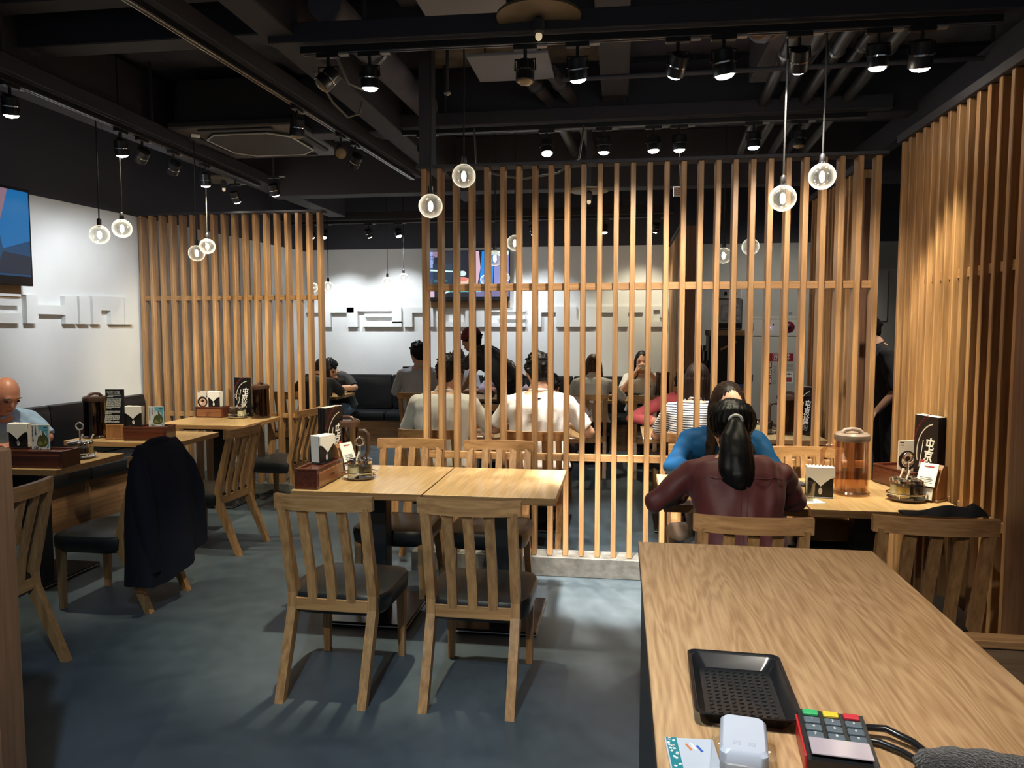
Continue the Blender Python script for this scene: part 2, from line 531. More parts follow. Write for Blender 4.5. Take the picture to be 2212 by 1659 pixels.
def screen_y(name, label, x0, y0, pitch, n, z0, z1, rails, w=0.031, d=0.088):
    t = thing(name, label, 'screen', (x0, y0, 0))
    me = MB().box((0, 0, 0), (d, w, z1 - z0), ch=0.003).mesh('slat', W_SLAT)
    for i in range(n):
        link('slat', me, t, (d / 2, i * pitch + w / 2, (z0 + z1) / 2))
    L_ = (n - 1) * pitch + w
    for z in rails:
        MB().box((d * 0.42, L_ / 2, z), (0.03, L_ - 0.004, 0.044), ch=0.002).build('rail', W_RAILY, t)
    MB().box((d * 0.5, L_ / 2, z1 + 0.022), (d + 0.03, L_ + 0.06, 0.042)).build('top_channel', M_BEAM, t)
    return t

SC = screen_x('slat_screen', 'wide oak slat screen standing on the concrete kerb in mid room', -1.232, 0.0988, 28, 4.60, 0.125, 2.53, (1.80, 0.742))
MB().box((0.03, 0.045, 2.97), (0.085, 0.085, 0.86)).build('hanger_post', M_BEAM, SC)
SL = screen_x('slat_screen', 'oak slat screen behind the table next to the white wall', -4.495, 0.1035, 18, 6.56, 0.10, 2.60, (1.83, 0.735), d=0.09)
SR = screen_y('slat_screen', 'oak slat screen along the table of the woman in maroon', 1.545, 3.22, 0.0992, 14, 0.02, 2.58, (1.80, 0.72))
MB().box((0.022, -0.42, 1.29), (0.05, 0.84, 2.58), ch=0.003).build('end_board', W_BOARD, SR)
MB().box((0.12, 0.25, 1.29), (0.02, 2.2, 2.58)).build('back_board', W_BOARD, SR)
SB = screen_y('slat_screen', 'oak slat screen along the corridor seen through the wide screen', 1.53, 5.25, 0.0992, 13, 0.02, 2.58, (1.80, 0.72))
MB().box((0.11, 0.6, 1.29), (0.02, 1.25, 2.58)).build('back_board', W_RAILY, SB)
MB().box((0.044, -0.08, 1.25), (0.09, 0.10, 2.5), ch=0.003).build('end_board', W_BOARD, SB)
SE = screen_y('slat_screen', 'far oak slat screen between white back wall and grey corridor', 0.61, 7.85, 0.0992, 20, 0.02, 2.58, (1.80, 0.72))
MB().box((0.10, -0.02, 1.29), (0.19, 0.03, 2.58), ch=0.003).build('end_board', W_BOARD, SE)
MB().box((0.15, 1.0, 1.29), (0.02, 2.0, 2.58)).build('back_board', W_BOARD, SE)

kerb = struct(MB().box((0.12, 4.655, 0.062), (2.86, 0.17, 0.124), ch=0.004).build('trim_4', M_KERB))
struct(MB().box((-3.6, 6.61, 0.05), (1.85, 0.14, 0.10), ch=0.004).build('trim_5', M_KERB))

# half-height wooden stall partly cut off by the frame edge, and the low wooden wall by the counter
t = thing('half_wall', 'dark wooden half-height divider end beside the nearest chair', 'divider', (-1.752, 1.66, 0))
MB().box((0.05, 0, 0.62), (0.32, 0.07, 1.24), ch=0.004).build('panel', W_BOARD, t)
MB().box((0.212, -0.005, 0.62), (0.012, 0.082, 1.235), ch=0.003).build('edge_strip', W_BOARD, t)
t2 = thing('menu_board', 'black upright menu edge standing on the wooden half-height divider', 'menu', (-1.672, 1.685, 1.24))
MB().box((0.0, 0, 0.068), (0.20, 0.024, 0.136), ch=0.002).build('cover', M_MENU, t2)
t = thing('half_wall', 'low wooden wall with pale cap beside the wooden counter', 'divider', (1.45, 2.42, 0))
MB().box((0.0, 0, 0.288), (0.95, 0.05, 0.575), ch=0.002).build('panel', wood('dull_veneer', (0.13, 0.08, 0.045), (0.22, 0.14, 0.08), 0), t)
MB().box((0.0, 0, 0.588), (0.96, 0.062, 0.026), ch=0.003).build('cap', W_RAIL, t)

# ------------------------------------------------------------------ ceiling: beams, ducts, boards, pipes
def beam(n, c, s):
    return struct(MB().box(c, s, ch=0.006).build('trim_%d' % n, M_BEAM))
beam(6, (0.1, 3.92, 3.24), (7.0, 0.16, 0.30))
beam(7, (0.1, 5.42, 3.16), (7.0, 0.18, 0.40))
beam(8, (-1.62, 4.6, 3.14), (0.16, 7.0, 0.44))
beam(9, (-0.05, 4.0, 3.24), (0.18, 3.0, 0.28))
beam(10, (-3.42, 4.6, 3.12), (0.20, 8.5, 0.44))
beam(11, (0.1, 7.1, 3.08), (7.0, 0.20, 0.50))
beam(12, (0.9, 2.3, 3.20), (0.30, 5.0, 0.36))
beam(13, (-1.06, 2.6, 3.28), (0.14, 2.6, 0.20))
beam(14, (1.95, 4.6, 2.95), (0.10, 6.5, 0.16))
beam(15, (-2.3, 3.6, 3.29), (2.2, 0.14, 0.20))

def concrete_patch(n, x0, x1, y0, y1, z=3.385, m=None):
    return struct(MB().box(((x0 + x1) / 2, (y0 + y1) / 2, z), (x1 - x0, y1 - y0, 0.03)).build('trim_%d' % n, m or M_CONC))
concrete_patch(16, -1.52, -0.98, 3.02, 3.82)
concrete_patch(17, -1.34, -0.16, 4.02, 5.30)
concrete_patch(18, 1.10, 3.2, 3.2, 5.30, m=mat('bluish_concrete', (0.16, 0.165, 0.18), 0.85, var=0.35, vscale=4))
concrete_patch(19, -2.6, 1.2, 7.3, 9.2, m=mat('bluish_concrete', (0.16, 0.165, 0.18), 0.85))

for (x, y, sx, sy, lab) in ((-0.655, 4.55, 0.47, 0.44, 'square grey board hung flat under the ceiling above the seam of the cross tracks'),
                            (-0.765, 3.63, 0.42, 0.52, 'square grey board hung under the ceiling nearer the round disc lamp')):
    t = thing('ceiling_board', ' '.join(lab.split()[:16]), 'board', (x, y, 3.10))
    MB().box((0, 0, 0), (sx, sy, 0.02), ch=0.003).build('panel', M_GREYB, t)
    for ox in (-sx * 0.35, sx * 0.35):
        MB().tube([(ox, 0, 0.0), (ox, 0, 0.30)], 0.005, 6).build('hanger', M_BEAM, t)

def pipe(name, label, pts, r, m=None, cat='pipe', group=None, clamps=True):
    t = thing(name, label, cat, pts[0], group=group)
    o = Vector(pts[0])
    q = [Vector(p) - o for p in pts]
    MB().tube(q, r, 12).build('tube', m or M_PIPE, t, smooth=50)
    if clamps:
        a = q[0].lerp(q[1], 0.35)
        d = (q[1] - q[0]).normalized()
        MB().tube([a - d * 0.015, a + d * 0.015], r * 1.22, 12).build('clamp', M_STEEL, t, smooth=40)
    return t
pipe('ceiling_pipe', 'grey ceiling pipe nearer the hanging post, one of two side by side', [(-0.60, 4.78, 3.13), (-0.50, 5.35, 3.13), (-0.42, 6.9, 3.13)], 0.045)
pipe('ceiling_pipe', 'grey ceiling pipe farther from the hanging post, one of two side by side', [(-0.44, 4.76, 3.13), (-0.34, 5.35, 3.13), (-0.26, 6.9, 3.13)], 0.045)
pipe('ceiling_duct', 'dark round duct running along the ceiling near the concrete patch', [(-1.40, 3.5, 3.08), (-1.35, 5.2, 3.08)], 0.085, M_CEIL)
for i in range(5):
    pipe('ceiling_pipe', ('%s of the five dark parallel pipes above the hanging globes near the slat wall' % ORD[i]).capitalize(), [(0.80 + 0.13 * i, 3.0, 3.02 + 0.02 * (i % 2)), (0.98 + 0.13 * i, 6.7, 3.02 + 0.02 * (i % 2))], 0.036, mat('dark_pipe', (0.055, 0.055, 0.062), 0.35, 0.3))
pipe('ceiling_pipe', 'thin pipe crossing the ceiling above the mid room lamps', [(-0.35, 4.45, 2.98), (2.4, 4.42, 2.98)], 0.014, M_BEAM, clamps=False)
pipe('duct_elbow', 'brown curved duct end above the hanging globes', [(0.64, 3.82, 2.98), (0.70, 3.9, 3.0), (0.80, 3.98, 3.08), (0.85, 4.0, 3.2)], 0.06, mat('rust_duct', (0.22, 0.11, 0.055), 0.5), 'duct')
t = thing('conduit_line', 'pale thin conduit stick at the ceiling near the top frame edge', 'pipe', (0.80, 2.60, 2.98))
MB().tube([(0, 0, 0), (0.10, -0.35, 0.0)], 0.008, 6).build('tube', mat('pale_conduit', (0.45, 0.33, 0.18), 0.5), t)

def cable(label, pts, r=0.007):
    t = thing('cable', label, 'cable', pts[0])
    o = Vector(pts[0])
    MB().tube([Vector(p) - o for p in pts], r, 6).build('wire', mat('grey_cable', (0.16, 0.15, 0.13), 0.5), t, smooth=60)
cable('loose cable loop hanging under the ceiling concrete near the post', [(-1.62, 3.9, 2.9), (-1.60, 4.1, 2.80), (-1.57, 4.25, 2.76), (-1.53, 4.33, 2.80), (-1.52, 4.36, 2.88)])
cable('loose cable loop hanging by the pair of lamps on the near track', [(-1.36, 3.55, 2.84), (-1.33, 3.62, 2.74), (-1.27, 3.66, 2.72), (-1.23, 3.66, 2.77), (-1.22, 3.66, 2.84)])
cable('cable loop hanging from the ceiling above the air conditioner', [(-1.62, 2.9, 3.2), (-1.61, 2.95, 3.06), (-1.56, 2.98, 3.0), (-1.50, 3.0, 3.03), (-1.48, 3.0, 3.2)])
cable('slack cable drooping behind the top of the wide slat screen', [(-1.02, 5.235, 2.93), (-0.98, 5.1, 2.66), (-0.85, 5.0, 2.57), (-0.65, 5.0, 2.53), (-0.42, 5.0, 2.56), (-0.28, 5.05, 2.66), (-0.26, 5.235, 2.93)])

# ceiling air conditioner
t = thing('air_conditioner', 'black ceiling cassette air conditioner near the long lamp track', 'air conditioner', (-2.72, 5.5, 2.95))
b = MB()
P_OUT = [(-0.47, -0.47), (0.47, -0.47), (0.47, 0.47), (-0.47, 0.47)]
b.box((0, 0, 0.03), (0.95, 0.95, 0.05), ch=0.01)
b.box((0, 0, 0.2), (0.84, 0.84, 0.3))
b.build('housing', mat('cassette_grey', (0.035, 0.035, 0.037), 0.5), t)
oct_ = [(-0.20, -0.33), (0.20, -0.33), (0.33, -0.20), (0.33, 0.20), (0.20, 0.33), (-0.20, 0.33), (-0.33, 0.20), (-0.33, -0.20)]
MB().prism(oct_, -0.012, 0.006, 'z').build('grille', mat('cassette_grille', (0.02, 0.022, 0.024), 0.6, bump=0.6, bscale=120), t)
b = MB(); b.tube([(x, y, -0.012) for x, y in oct_], 0.006, 6, closed=True)
b.build('grille_rim', mat('cassette_rim', (0.55, 0.54, 0.48), 0.4), t)
for (x, y, sx, sy) in ((0, -0.40, 0.55, 0.05), (0, 0.40, 0.55, 0.05), (-0.40, 0, 0.05, 0.55), (0.40, 0, 0.05, 0.55)):
    MB().box((x, y, -0.002), (sx, sy, 0.012), ch=0.003).build('louver', M_BEAM, t)
MB().box((-0.36, -0.30, -0.004), (0.06, 0.06, 0.012), rot=(0, 0, 0.6)).build('sensor', M_WHITE, t)

# round disc fittings
def disc(loc, label, r=0.19, up=0.45):
    t = thing('disc_fitting', label, 'ceiling fitting', loc, group=None)
    MB().lathe([(0.02, 0.03), (r, 0.012), (r, 0.0), (r * 0.94, -0.004), (0.03, 0.004)], 32).build('disc', mat('brass_disc', (0.18, 0.145, 0.095), 0.5, 0.3), t, smooth=35)
    MB().tube([(0, 0, 0.02), (0, 0, up)], 0.02, 8).build('stem', M_BEAM, t)
    MB().lathe([(0.015, 0.0), (0.026, -0.01), (0.026, -0.06), (0.012, -0.07)], 12).build('socket', M_BEAM, t, smooth=40)
    MB().ball((0, 0, -0.08), (0.016, 0.016, 0.02), 10, 8).build('bulb', mat('dim_bulb', (0.6, 0.5, 0.35), 0.2, emit=(1, 0.8, 0.5), es=0.5), t, smooth=60)
    return t
disc((-0.376, 3.45, 2.93), 'large round brass disc fitting above the near track')
disc((-3.70, 6.70, 2.93), 'round brass disc fitting above the globes by the white wall')
disc((-0.25, 5.9, 2.60), 'small far disc fitting just behind the top of the wide screen', 0.15, 0.8)

# sprinkler stems
for (x, y, lab) in ((-1.05, 4.55, 'thin sprinkler stem hanging against the concrete patch'), (2.15, 4.9, 'short sprinkler stem hanging over the bluish concrete')):
    t = thing('sprinkler', lab, 'sprinkler', (x, y, 2.98))
    MB().tube([(0, 0, 0), (0, 0, 0.42)], 0.010, 6).build('stem', M_BEAM, t)
    MB().lathe([(0.006, 0), (0.022, -0.012), (0.022, -0.018), (0.006, -0.03)], 10).build('head', M_STEEL, t, smooth=40)

# ------------------------------------------------------------------ lamp tracks
def track(label, a, b, z=2.85, step=1.0):
    a, b = Vector((a[0], a[1], 0)), Vector((b[0], b[1], 0))
    mid = (a + b) / 2; L_ = (b - a).length; ang = math.degrees(math.atan2(b.y - a.y, b.x - a.x))
    t = thing('lamp_track', label, 'lamp track', (mid.x, mid.y, z), ang)
    MB().box((0, 0, 0.012), (L_, 0.034, 0.032), ch=0.003).build('rail', M_BLACK, t)
    for s in (-0.012, 0.012):
        MB().box((0, s, -0.0055), (L_ - 0.02, 0.004, 0.003)).build('conductor', M_STEEL, t)
    MB().box((0, 0, 0.085), (L_ + 0.3, 0.075, 0.09), ch=0.004).build('carrier_beam', M_BEAM, t)
    for s in (-0.4, 0.0, 0.4):
        MB().tube([(s * L_, 0, 0.12), (s * L_, 0, 0.54)], 0.012, 6).build('hanger', M_BEAM, t)
    return t
track('near cross lamp track in front of the wide slat screen', (-1.52, 3.50), (1.60, 3.57))
track('mid cross lamp track just behind the wide slat screen top', (-1.54, 5.25), (1.56, 5.23), 2.91)
track('long lamp track passing the ceiling air conditioner', (-1.97, 2.6), (-1.81, 6.5))
track('lamp track running along above the white side wall', (-3.22, 3.3), (-3.30, 6.6))
track('far cross lamp track in front of the white back wall', (-4.1, 9.05), (0.45, 9.05))

# ------------------------------------------------------------------ spotlights
def spot_proto():
    t = thing('spotlight', 'p', 'spotlight')
    MB().box((0, 0, -0.012), (0.11, 0.034, 0.022), ch=0.003).build('adapter', M_BLACK, t)
    MB().box((0.075, 0, -0.010), (0.05, 0.030, 0.008)).build('latch', mat('track_latch', (0.35, 0.35, 0.36), 0.5), t)
    MB().tube([(0, 0, -0.02), (0, 0, -0.06)], 0.008, 8).build('stem', M_BLACK, t)
    return t
def spot_head(t, lens, pitch, yaw, size=1.0, power=0, colr=(1, .85, .65), cone=60, blend=0.5):
    """Head: a ribbed can in a U bracket, tilted; the lamp's own light sits in its mouth."""
    r, L_ = 0.042 * size, 0.10 * size
    rot = Euler((R(pitch), 0, R(yaw)))
    h = MB().lathe([(r * 0.55, L_ * 0.5), (r * 0.95, L_ * 0.42), (r, L_ * 0.25), (r, -L_ * 0.1), (r * 1.03, -L_ * 0.12), (r * 1.03, -L_ * 0.5), (r * 0.86, -L_ * 0.5), (r * 0.82, -L_ * 0.36), (0.004, -L_ * 0.36)], 20)
    head = h.build('housing', M_BLACK, t, (0, 0, -0.115), smooth=35, rot=rot)
    MB().lathe([(r * 1.015, -L_ * 0.02), (r * 1.05, -L_ * 0.02), (r * 1.05, -L_ * 0.08), (r * 1.015, -L_ * 0.08)], 20).build('ring', M_CHROME, head, smooth=35)
    MB().lathe([(0.004, -L_ * 0.40), (r * 0.84, -L_ * 0.44), (r * 0.84, -L_ * 0.53), (r * 0.6, -L_ * 0.62), (0.004, -L_ * 0.66)], 20).build('lens', lens, head, smooth=35)
    MB().tube([(-r * 1.12, 0, -0.115), (-r * 1.12, 0, -0.065), (r * 1.12, 0, -0.065), (r * 1.12, 0, -0.115)], 0.005, 6).build('bracket', M_BLACK, t)
    if power:
        ld = bpy.data.lights.new('spot_beam', 'SPOT')
        ld.energy = power * LAMP_GAIN
        ld.color = colr
        ld.spot_size = R(cone); ld.spot_blend = blend
        ld.shadow_soft_size = 0.03 if power < 300 else 0.06
        lo = bpy.data.objects.new('spot_beam', ld)
        COL.objects.link(lo)
        lo.parent = head
        lo.location = (0, 0, -L_ * 0.72)
    return head

WARM, NEUT, COOL = (1.0, 0.90, 0.64), (1.0, 0.92, 0.80), (0.88, 0.95, 1.0)

def spotlight(label, x, y, z=2.845, target=None, lens='w', power=0, colr=None, cone=60, blend=0.5, size=1.0, rz=0.0, group=None, rod=False):
    t = spot_proto()
    t['label'] = label
    if group: t['group'] = group
    t.location = (x, y, z)
    t.rotation_euler = (0, 0, R(rz))
    pitch, yaw = 0.0, 0.0
    if target:
        d = Vector(target) - Vector((x, y, z - 0.115))
        # -Z of the head looks along d : rotate by pitch about x then yaw about z
        hor = math.hypot(d.x, d.y)
        pitch = math.degrees(math.atan2(hor, -d.z))
        yaw = math.degrees(math.atan2(d.y, d.x)) - 90 - rz
    m = {'w': M_LENSW, 'c': M_LENSC, 'o': M_LENSOFF}[lens]
    c = colr or (WARM if lens == 'w' else COOL)
    spot_head(t, m, pitch, yaw, size, power, c, cone, blend)
    if rod:
        MB().tube([(0, 0, 0.0), (0, 0, 3.40 - z)], 0.010, 6).build('drop_rod', M_BEAM, t)
    return t

# near cross track, in order from the end by the long track
P = LAMP_SPECS = [
    ('unlit slanted spotlight at the start of the near track', -1.386, 3.50, (-2.4, 3.0, 1.5), 'o', 0, 50),
    ('warm spotlight on the near track over the chairs of the twin table', -1.185, 3.51, (-1.25, 3.85, 0.73), 'w', 95, 62),
    ('unlit square-bracket spotlight on the near track beside the grey board', -0.447, 3.53, (-0.45, 3.3, 0.5), 'o', 0, 50),
    ('cool spotlight on the near track beyond the grey board', -0.207, 3.53, (0.02, 4.42, 0.0), 'c', 560, 27),
    ('small pale spotlight on the near track above mid screen', 0.243, 3.54, (-0.2, 4.65, 1.35), 'c', 70, 75),
    ('large warm spotlight on the near track above the woman with the ponytail', 0.443, 3.54, (0.72, 3.95, 0.73), 'w', 45, 62),
    ('slim pale spotlight on the near track by the brown duct', 0.768, 3.55, (0.9, 4.65, 1.5), 'c', 50, 75),
    ('small warm spotlight on the near track next to its last lamp', 1.10, 3.56, (1.15, 3.88, 0.73), 'w', 78, 52),
    ('large warm spotlight ending the near track by the slat wall', 1.278, 3.56, (1.35, 4.25, 0.9), 'w', 50, 52),
]
for lab, x, y, tg, ln, pw, cn in P:
    spotlight(lab, x, y, 2.845, tg, ln, pw, NEUT if ln == 'c' else None, cn, 0.6, 1.15 if 'large' in lab else 1.0)
# mid cross track
for lab, x, tg, ln, pw, cn in [
    ('warm spotlight at the start of the mid track by the hanging post', -1.377, (-1.3, 5.32, 0.7), 'w', 42, 72),
    ('first cool spotlight along the mid track above the screen', -0.514, (-0.30, 4.50, 0.0), 'c', 110, 50),
    ('warm spotlight along the mid track between two cool ones', -0.124, (-0.15, 5.35, 0.7), 'w', 42, 65),
    ('second cool spotlight along the mid track above the screen', 0.207, (0.3, 5.2, 0.8), 'c', 42, 70),
    ('narrow warm spotlight along the mid track next to a cool one', 0.378, (0.45, 5.4, 0.7), 'w', 40, 65),
    ('pale spotlight along the mid track under a blue pipe', 0.858, (0.95, 5.3, 0.8), 'c', 42, 70),
    ('unlit bracket spotlight ending the mid track', 1.147, (1.1, 5.3, 0.5), 'o', 0, 50)]:
    spotlight(lab, x, 5.24, 2.905, tg, ln, pw, NEUT if pw > 100 else None, cn, 0.6)
# long track beside the air conditioner
for lab, y, tg, ln, pw in [
    ('unlit black spotlight on the long track under the air conditioner corner', 4.30, (-2.2, 4.6, 0.5), 'o', 0),
    ('brown faced spotlight turned toward the room on the long track', 4.93, (-0.8, 2.2, 1.4), 'o', 0),
    ('last spotlight on the long track, tilted with a bright rim', 5.18, (-3.3, 6.6, 1.3), 'w', 85)]:
    spotlight(lab, -1.97 + 0.041 * (y - 2.6), y, 2.845, tg, ln, pw, WARM, 62, 0.6, rz=90)
# wall track
for lab, y, tg, ln, pw, cn in [
    ('warm spotlight starting the wall track near the television', 3.67, (-3.5, 4.1, 0.73), 'w', 50, 60),
    ('warm spotlight on the wall track before the cool pair', 4.60, (-3.45, 5.15, 0.73), 'w', 50, 62),
    ('nearer cool spotlight of the cool pair on the wall track', 4.83, (-4.6, 5.6, 1.5), 'c', 30, 75),
    ('farther cool spotlight of the cool pair on the wall track', 5.21, (-4.55, 6.2, 1.5), 'c', 24, 75),
    ('small warm spotlight ending the wall track by the disc', 5.65, (-3.5, 6.25, 0.73), 'w', 62, 66)]:
    spotlight(lab, -3.22 - 0.024 * (y - 3.3), y, 2.845, tg, ln, pw, None, cn, 0.6, rz=90)
# far track
for i, (x, tg, ln, pw) in enumerate([(-3.85, (-3.6, 9.88, 1.2), 'c', 40), (-3.68, (-3.6, 8.6, 0.7), 'w', 40), (-3.10, (-2.9, 9.88, 1.4), 'c', 34), (-2.72, (-2.3, 8.9, 0.8), 'c', 42),
                                     (-1.60, (-1.6, 9.88, 1.4), 'c', 30), (-1.05, (-1.0, 9.88, 1.3), 'c', 28), (-0.20, (-0.2, 8.9, 0.8), 'w', 42), (0.40, (0.2, 9.88, 1.4), 'w', 26)]):
    spotlight('%s spotlight along the far track facing the white back wall' % ORD[i], x, 9.05, 2.845, tg, ln, pw, None, 80, 0.7)
# two small far lamps above the screen by the wall, one over the corridor, then added lamps that brighten staff, counter, chairs and floor
spotlight('small bright lamp above the wall side screen top', -3.02, 6.32, 2.88, rod=True, target=(-2.9, 7.4, 0.8), lens='w')
spotlight('tiny bright lamp under the disc by the wall side screen', -3.48, 6.50, 2.86, rod=True, target=(-3.3, 7.6, 0.8), lens='w')
spotlight('corridor spotlight shining on the grey wall', 1.9, 8.0, 2.845, (1.75, 9.9, 1.3), 'c', 30, NEUT, 90, 0.8, rod=True)
spotlight('added corridor spotlight to light the staff member', 2.45, 6.0, 2.845, (2.2, 6.6, 0.8), 'w', 40, NEUT, 70, 0.8, rod=True)  # added lamp that brightens the staff member's arm
spotlight('added unseen spotlight to light the wooden counter', 0.0, 0.7, 2.845, (0.36, 1.85, 0.81), 'w', 85, NEUT, 58, 0.9, rod=True)  # added lamp standing in for unseen restaurant lights on the counter
spotlight('added spotlight behind the viewer to light the twin table chairs', -0.9, -0.9, 2.845, (-0.9, 3.0, 0.8), 'w', 62, WARM, 50, 0.9, rod=True)  # added fill lamp for chair backs, standing in for lights behind the viewer
spotlight('added unseen spotlight to light the open floor', -0.7, 0.5, 2.845, (-1.1, 2.0, 0.0), 'c', 75, (0.60, 0.84, 1.0), 95, 0.9, rod=True)  # added bluish fill lamp that cools and brightens the floor

# ------------------------------------------------------------------ hanging glass globes
def globe(label, x, y, z, group, r=0.062, zc=3.40, bend=0.0):
    t = thing('pendant_lamp', label, 'pendant lamp', (x, y, z), group=group)
    pts = [(0, 0, r + 0.035), (0.004, 0.0, (zc - z) * 0.5), (0.0, 0, zc - z)]
    MB().tube(pts, 0.0042, 6).build('cord', mat('woven_cord', (0.008, 0.008, 0.008), 0.8), t)
    MB().lathe([(0.006, 0.045), (0.014, 0.035), (0.015, 0.0), (0.011, -0.012)], 12).build('socket', M_BLACK, t, (0, 0, r), smooth=40)
    me = MB().ball((0, 0, 0), (r, r, r * 0.98), 28, 18).mesh('globe', M_GLOBE, 180)
    link('globe', me, t)
    MB().lathe([(0.016, r * 0.93), (0.019, r * 0.99), (0.017, r * 1.06), (0.013, r * 1.06)], 14).build('collar', M_GLASS, t, smooth=40)
    MB().lathe([(0.003, 0.024), (0.010, 0.016), (0.013, -0.004), (0.009, -0.022), (0.002, -0.028)], 12).build('bulb', M_FILAMENT, t, smooth=60)
    return t
G1 = 'glass globe lamps hanging over the twin table'
for lab, x, y, z in [('clear glass globe lamp hanging higher over the twin table', -0.822, 3.931, 2.343), ('clear glass globe lamp hanging lower over the twin table', -0.974, 3.82, 2.173)]:
    globe(lab, x, y, z, G1)
for lab, x, y, z in [('clear glass globe lamp hanging lower near the slat wall', 0.749, 3.723, 2.154), ('clear glass globe lamp hanging higher near the slat wall', 0.931, 3.757, 2.256)]:
    globe(lab, x, y, z, 'glass globe lamps near the slat wall')
for lab, x, y, z in [('lower glass globe lamp of the pair before the wall side screen', -3.215, 5.394, 2.12), ('higher glass globe lamp of the pair before the wall side screen', -3.325, 5.737, 2.211),
                     ('lower glass globe lamp of the pair before the white side wall', -3.374, 4.523, 2.156), ('higher glass globe lamp of the pair before the white side wall', -3.267, 4.60, 2.204)]:
    globe(lab, x, y, z, 'glass globe lamps on the wall side')
for lab, x, y, z in [('lone far glass globe lamp above the man slumped on the table', -3.526, 8.78, 2.058), ('lower of two far glass globe lamps before the white back wall', -2.882, 9.10, 2.13), ('higher of two far glass globe lamps before the white back wall', -2.678, 9.12, 2.177),
                     ('far glass globe lamp seen through the edge of the wall side screen', -3.73, 8.80, 2.05),
                     ('far glass globe lamp in front of the blue part of the television', -1.416, 9.2, 2.177), ('far glass globe lamp in front of the television, next to the blue part', -1.66, 9.2, 2.15),
                     ('first far glass globe lamp behind the screen rail', -0.05, 9.2, 2.05), ('second far glass globe lamp behind the screen rail', 0.15, 9.2, 2.06)]:
    globe(lab, x, y, z, 'far glass globe lamps')
for lab, x, y, z in [('glass globe lamp just behind the wide screen near the television top', -0.807, 5.747, 2.198), ('glass globe lamp behind the wide screen over the white shirts', -0.97, 5.80, 2.09), ('glass globe lamp behind the wide screen, lower by the corridor', 0.776, 5.967, 2.102), ('glass globe lamp behind the wide screen, higher by the corridor', 0.926, 5.677, 2.135)]:
    globe(lab, x, y, z, 'glass globe lamps behind the wide screen')

# ------------------------------------------------------------------ chairs
def chair_proto():
    t = thing('dining_chair', 'p', 'chair')
    leg_poly = [(-0.345, 0.0), (-0.205, 0.36), (-0.200, 0.42), (-0.290, 0.815), (-0.262, 0.815), (-0.158, 0.44), (-0.150, 0.36), (-0.312, 0.0)]
    for s in (-1, 1):
        MB().prism([(y, z) for y, z in leg_poly], s * 0.178 - 0.019, s * 0.178 + 0.019, 'x').build('rear_leg', W_CHAIR, t)
    for s in (-1, 1):
        b = MB()
        b.loft([[(s * 0.185 + sx * w, 0.185 + sy * w, z) for sx, sy in ((-1, -1), (1, -1), (1, 1), (-1, 1))] for z, w in ((0.0, 0.014), (0.34, 0.020))])
        b.build('front_leg', W_CHAIR, t)
    # curved top rail
    b = MB(); rings = []
    for i in range(13):
        x = -0.212 + 0.424 * i / 12
        y = -0.262 - 0.036 * (1 - (x / 0.212) ** 2)
        rings.append([(x, y - 0.015, 0.802), (x, y + 0.013, 0.802), (x, y + 0.011, 0.862), (x, y - 0.017, 0.862)])
    b.loft(rings); b.build('top_rail', W_CHAIRX, t, smooth=40)
    MB().box((0, -0.188, 0.372), (0.325, 0.022, 0.055), ch=0.003).build('lower_rail', W_CHAIRX, t)
    for x in (-0.086, 0.0, 0.086):
        bow = 0.030 * (1 - (x / 0.2) ** 2)
        b = MB()
        rings = []
        for z, y in ((0.385, -0.190), (0.50, -0.203), (0.62, -0.222 - bow * 0.5), (0.72, -0.243 - bow * 0.8), (0.815, -0.265 - bow)):
            rings.append([(x - 0.020, y - 0.009, z), (x + 0.020, y - 0.009, z), (x + 0.020, y + 0.009, z), (x - 0.020, y + 0.009, z)])
        b.loft(rings).build('spindle', W_CHAIR, t, smooth=40)
    b = MB(); rings = []
    for z, w, dd in ((0.325, 0.205, 0.195), (0.345, 0.225, 0.212), (0.40, 0.230, 0.216), (0.418, 0.222, 0.208), (0.427, 0.190, 0.18), (0.431, 0.10, 0.10)):
        ring = []
        for k in range(32):
            a = 2 * math.pi * k / 32
            c, s_ = math.cos(a), math.sin(a)
            q = (abs(c) ** 6 + abs(s_) ** 6) ** (-1 / 6)
            ring.append((w * c * q, 0.02 + dd * s_ * q, z))
        rings.append(ring)
    b.loft(rings).build('seat', M_LEATHER, t, smooth=40)
    return t

CH = chair_proto()
first_chair = True
def chair(x, y, rz, label, group=None):
    global first_chair
    if first_chair:
        first_chair = False
        CH.location = (x, y, 0); CH.rotation_euler = (0, 0, R(rz)); CH['label'] = label
        if group: CH['group'] = group
        return CH
    c = dup(CH, (x, y, 0), rz, label)
    if group: c['group'] = group
    elif 'group' in c: del c['group']
    return c
GF = 'chairs at the twin table'
chair(-1.195, 3.16, -1, 'oak chair seen from behind at the drawer box end of the twin table', GF)
chair(-0.588, 3.165, -1, 'oak chair seen from behind at the bare half of the twin table', GF)
chair(-1.275, 4.205, 180, 'oak chair facing us behind the twin table, beside the brown pitcher', GF)
chair(-0.725, 4.205, 180, 'oak chair facing us behind the bare half of the twin table', GF)
GM = 'chairs at the maroon woman\'s table'
chair(0.485, 3.05, 0, 'oak chair the woman with the ponytail sits on', GM)
chair(1.145, 3.13, -2, 'empty oak chair with a black cloth over its rail by the slat wall', GM)
chair(0.50, 4.215, 180, 'oak chair the woman in the blue shirt sits on', GM)
chair(1.06, 4.215, 180, 'oak chair behind the clear pitcher holding a tan bag', GM)
GW = 'chairs along the white wall tables'
chair(-2.86, 2.87, 92, 'nearest oak chair half hidden by the wooden divider', GW)
CJ = chair(-2.85, 3.84, 90, 'oak chair covered by a dark navy jacket', GW)
chair(-2.87, 4.90, 86, 'oak chair seen from its side behind the jacket chair', GW)
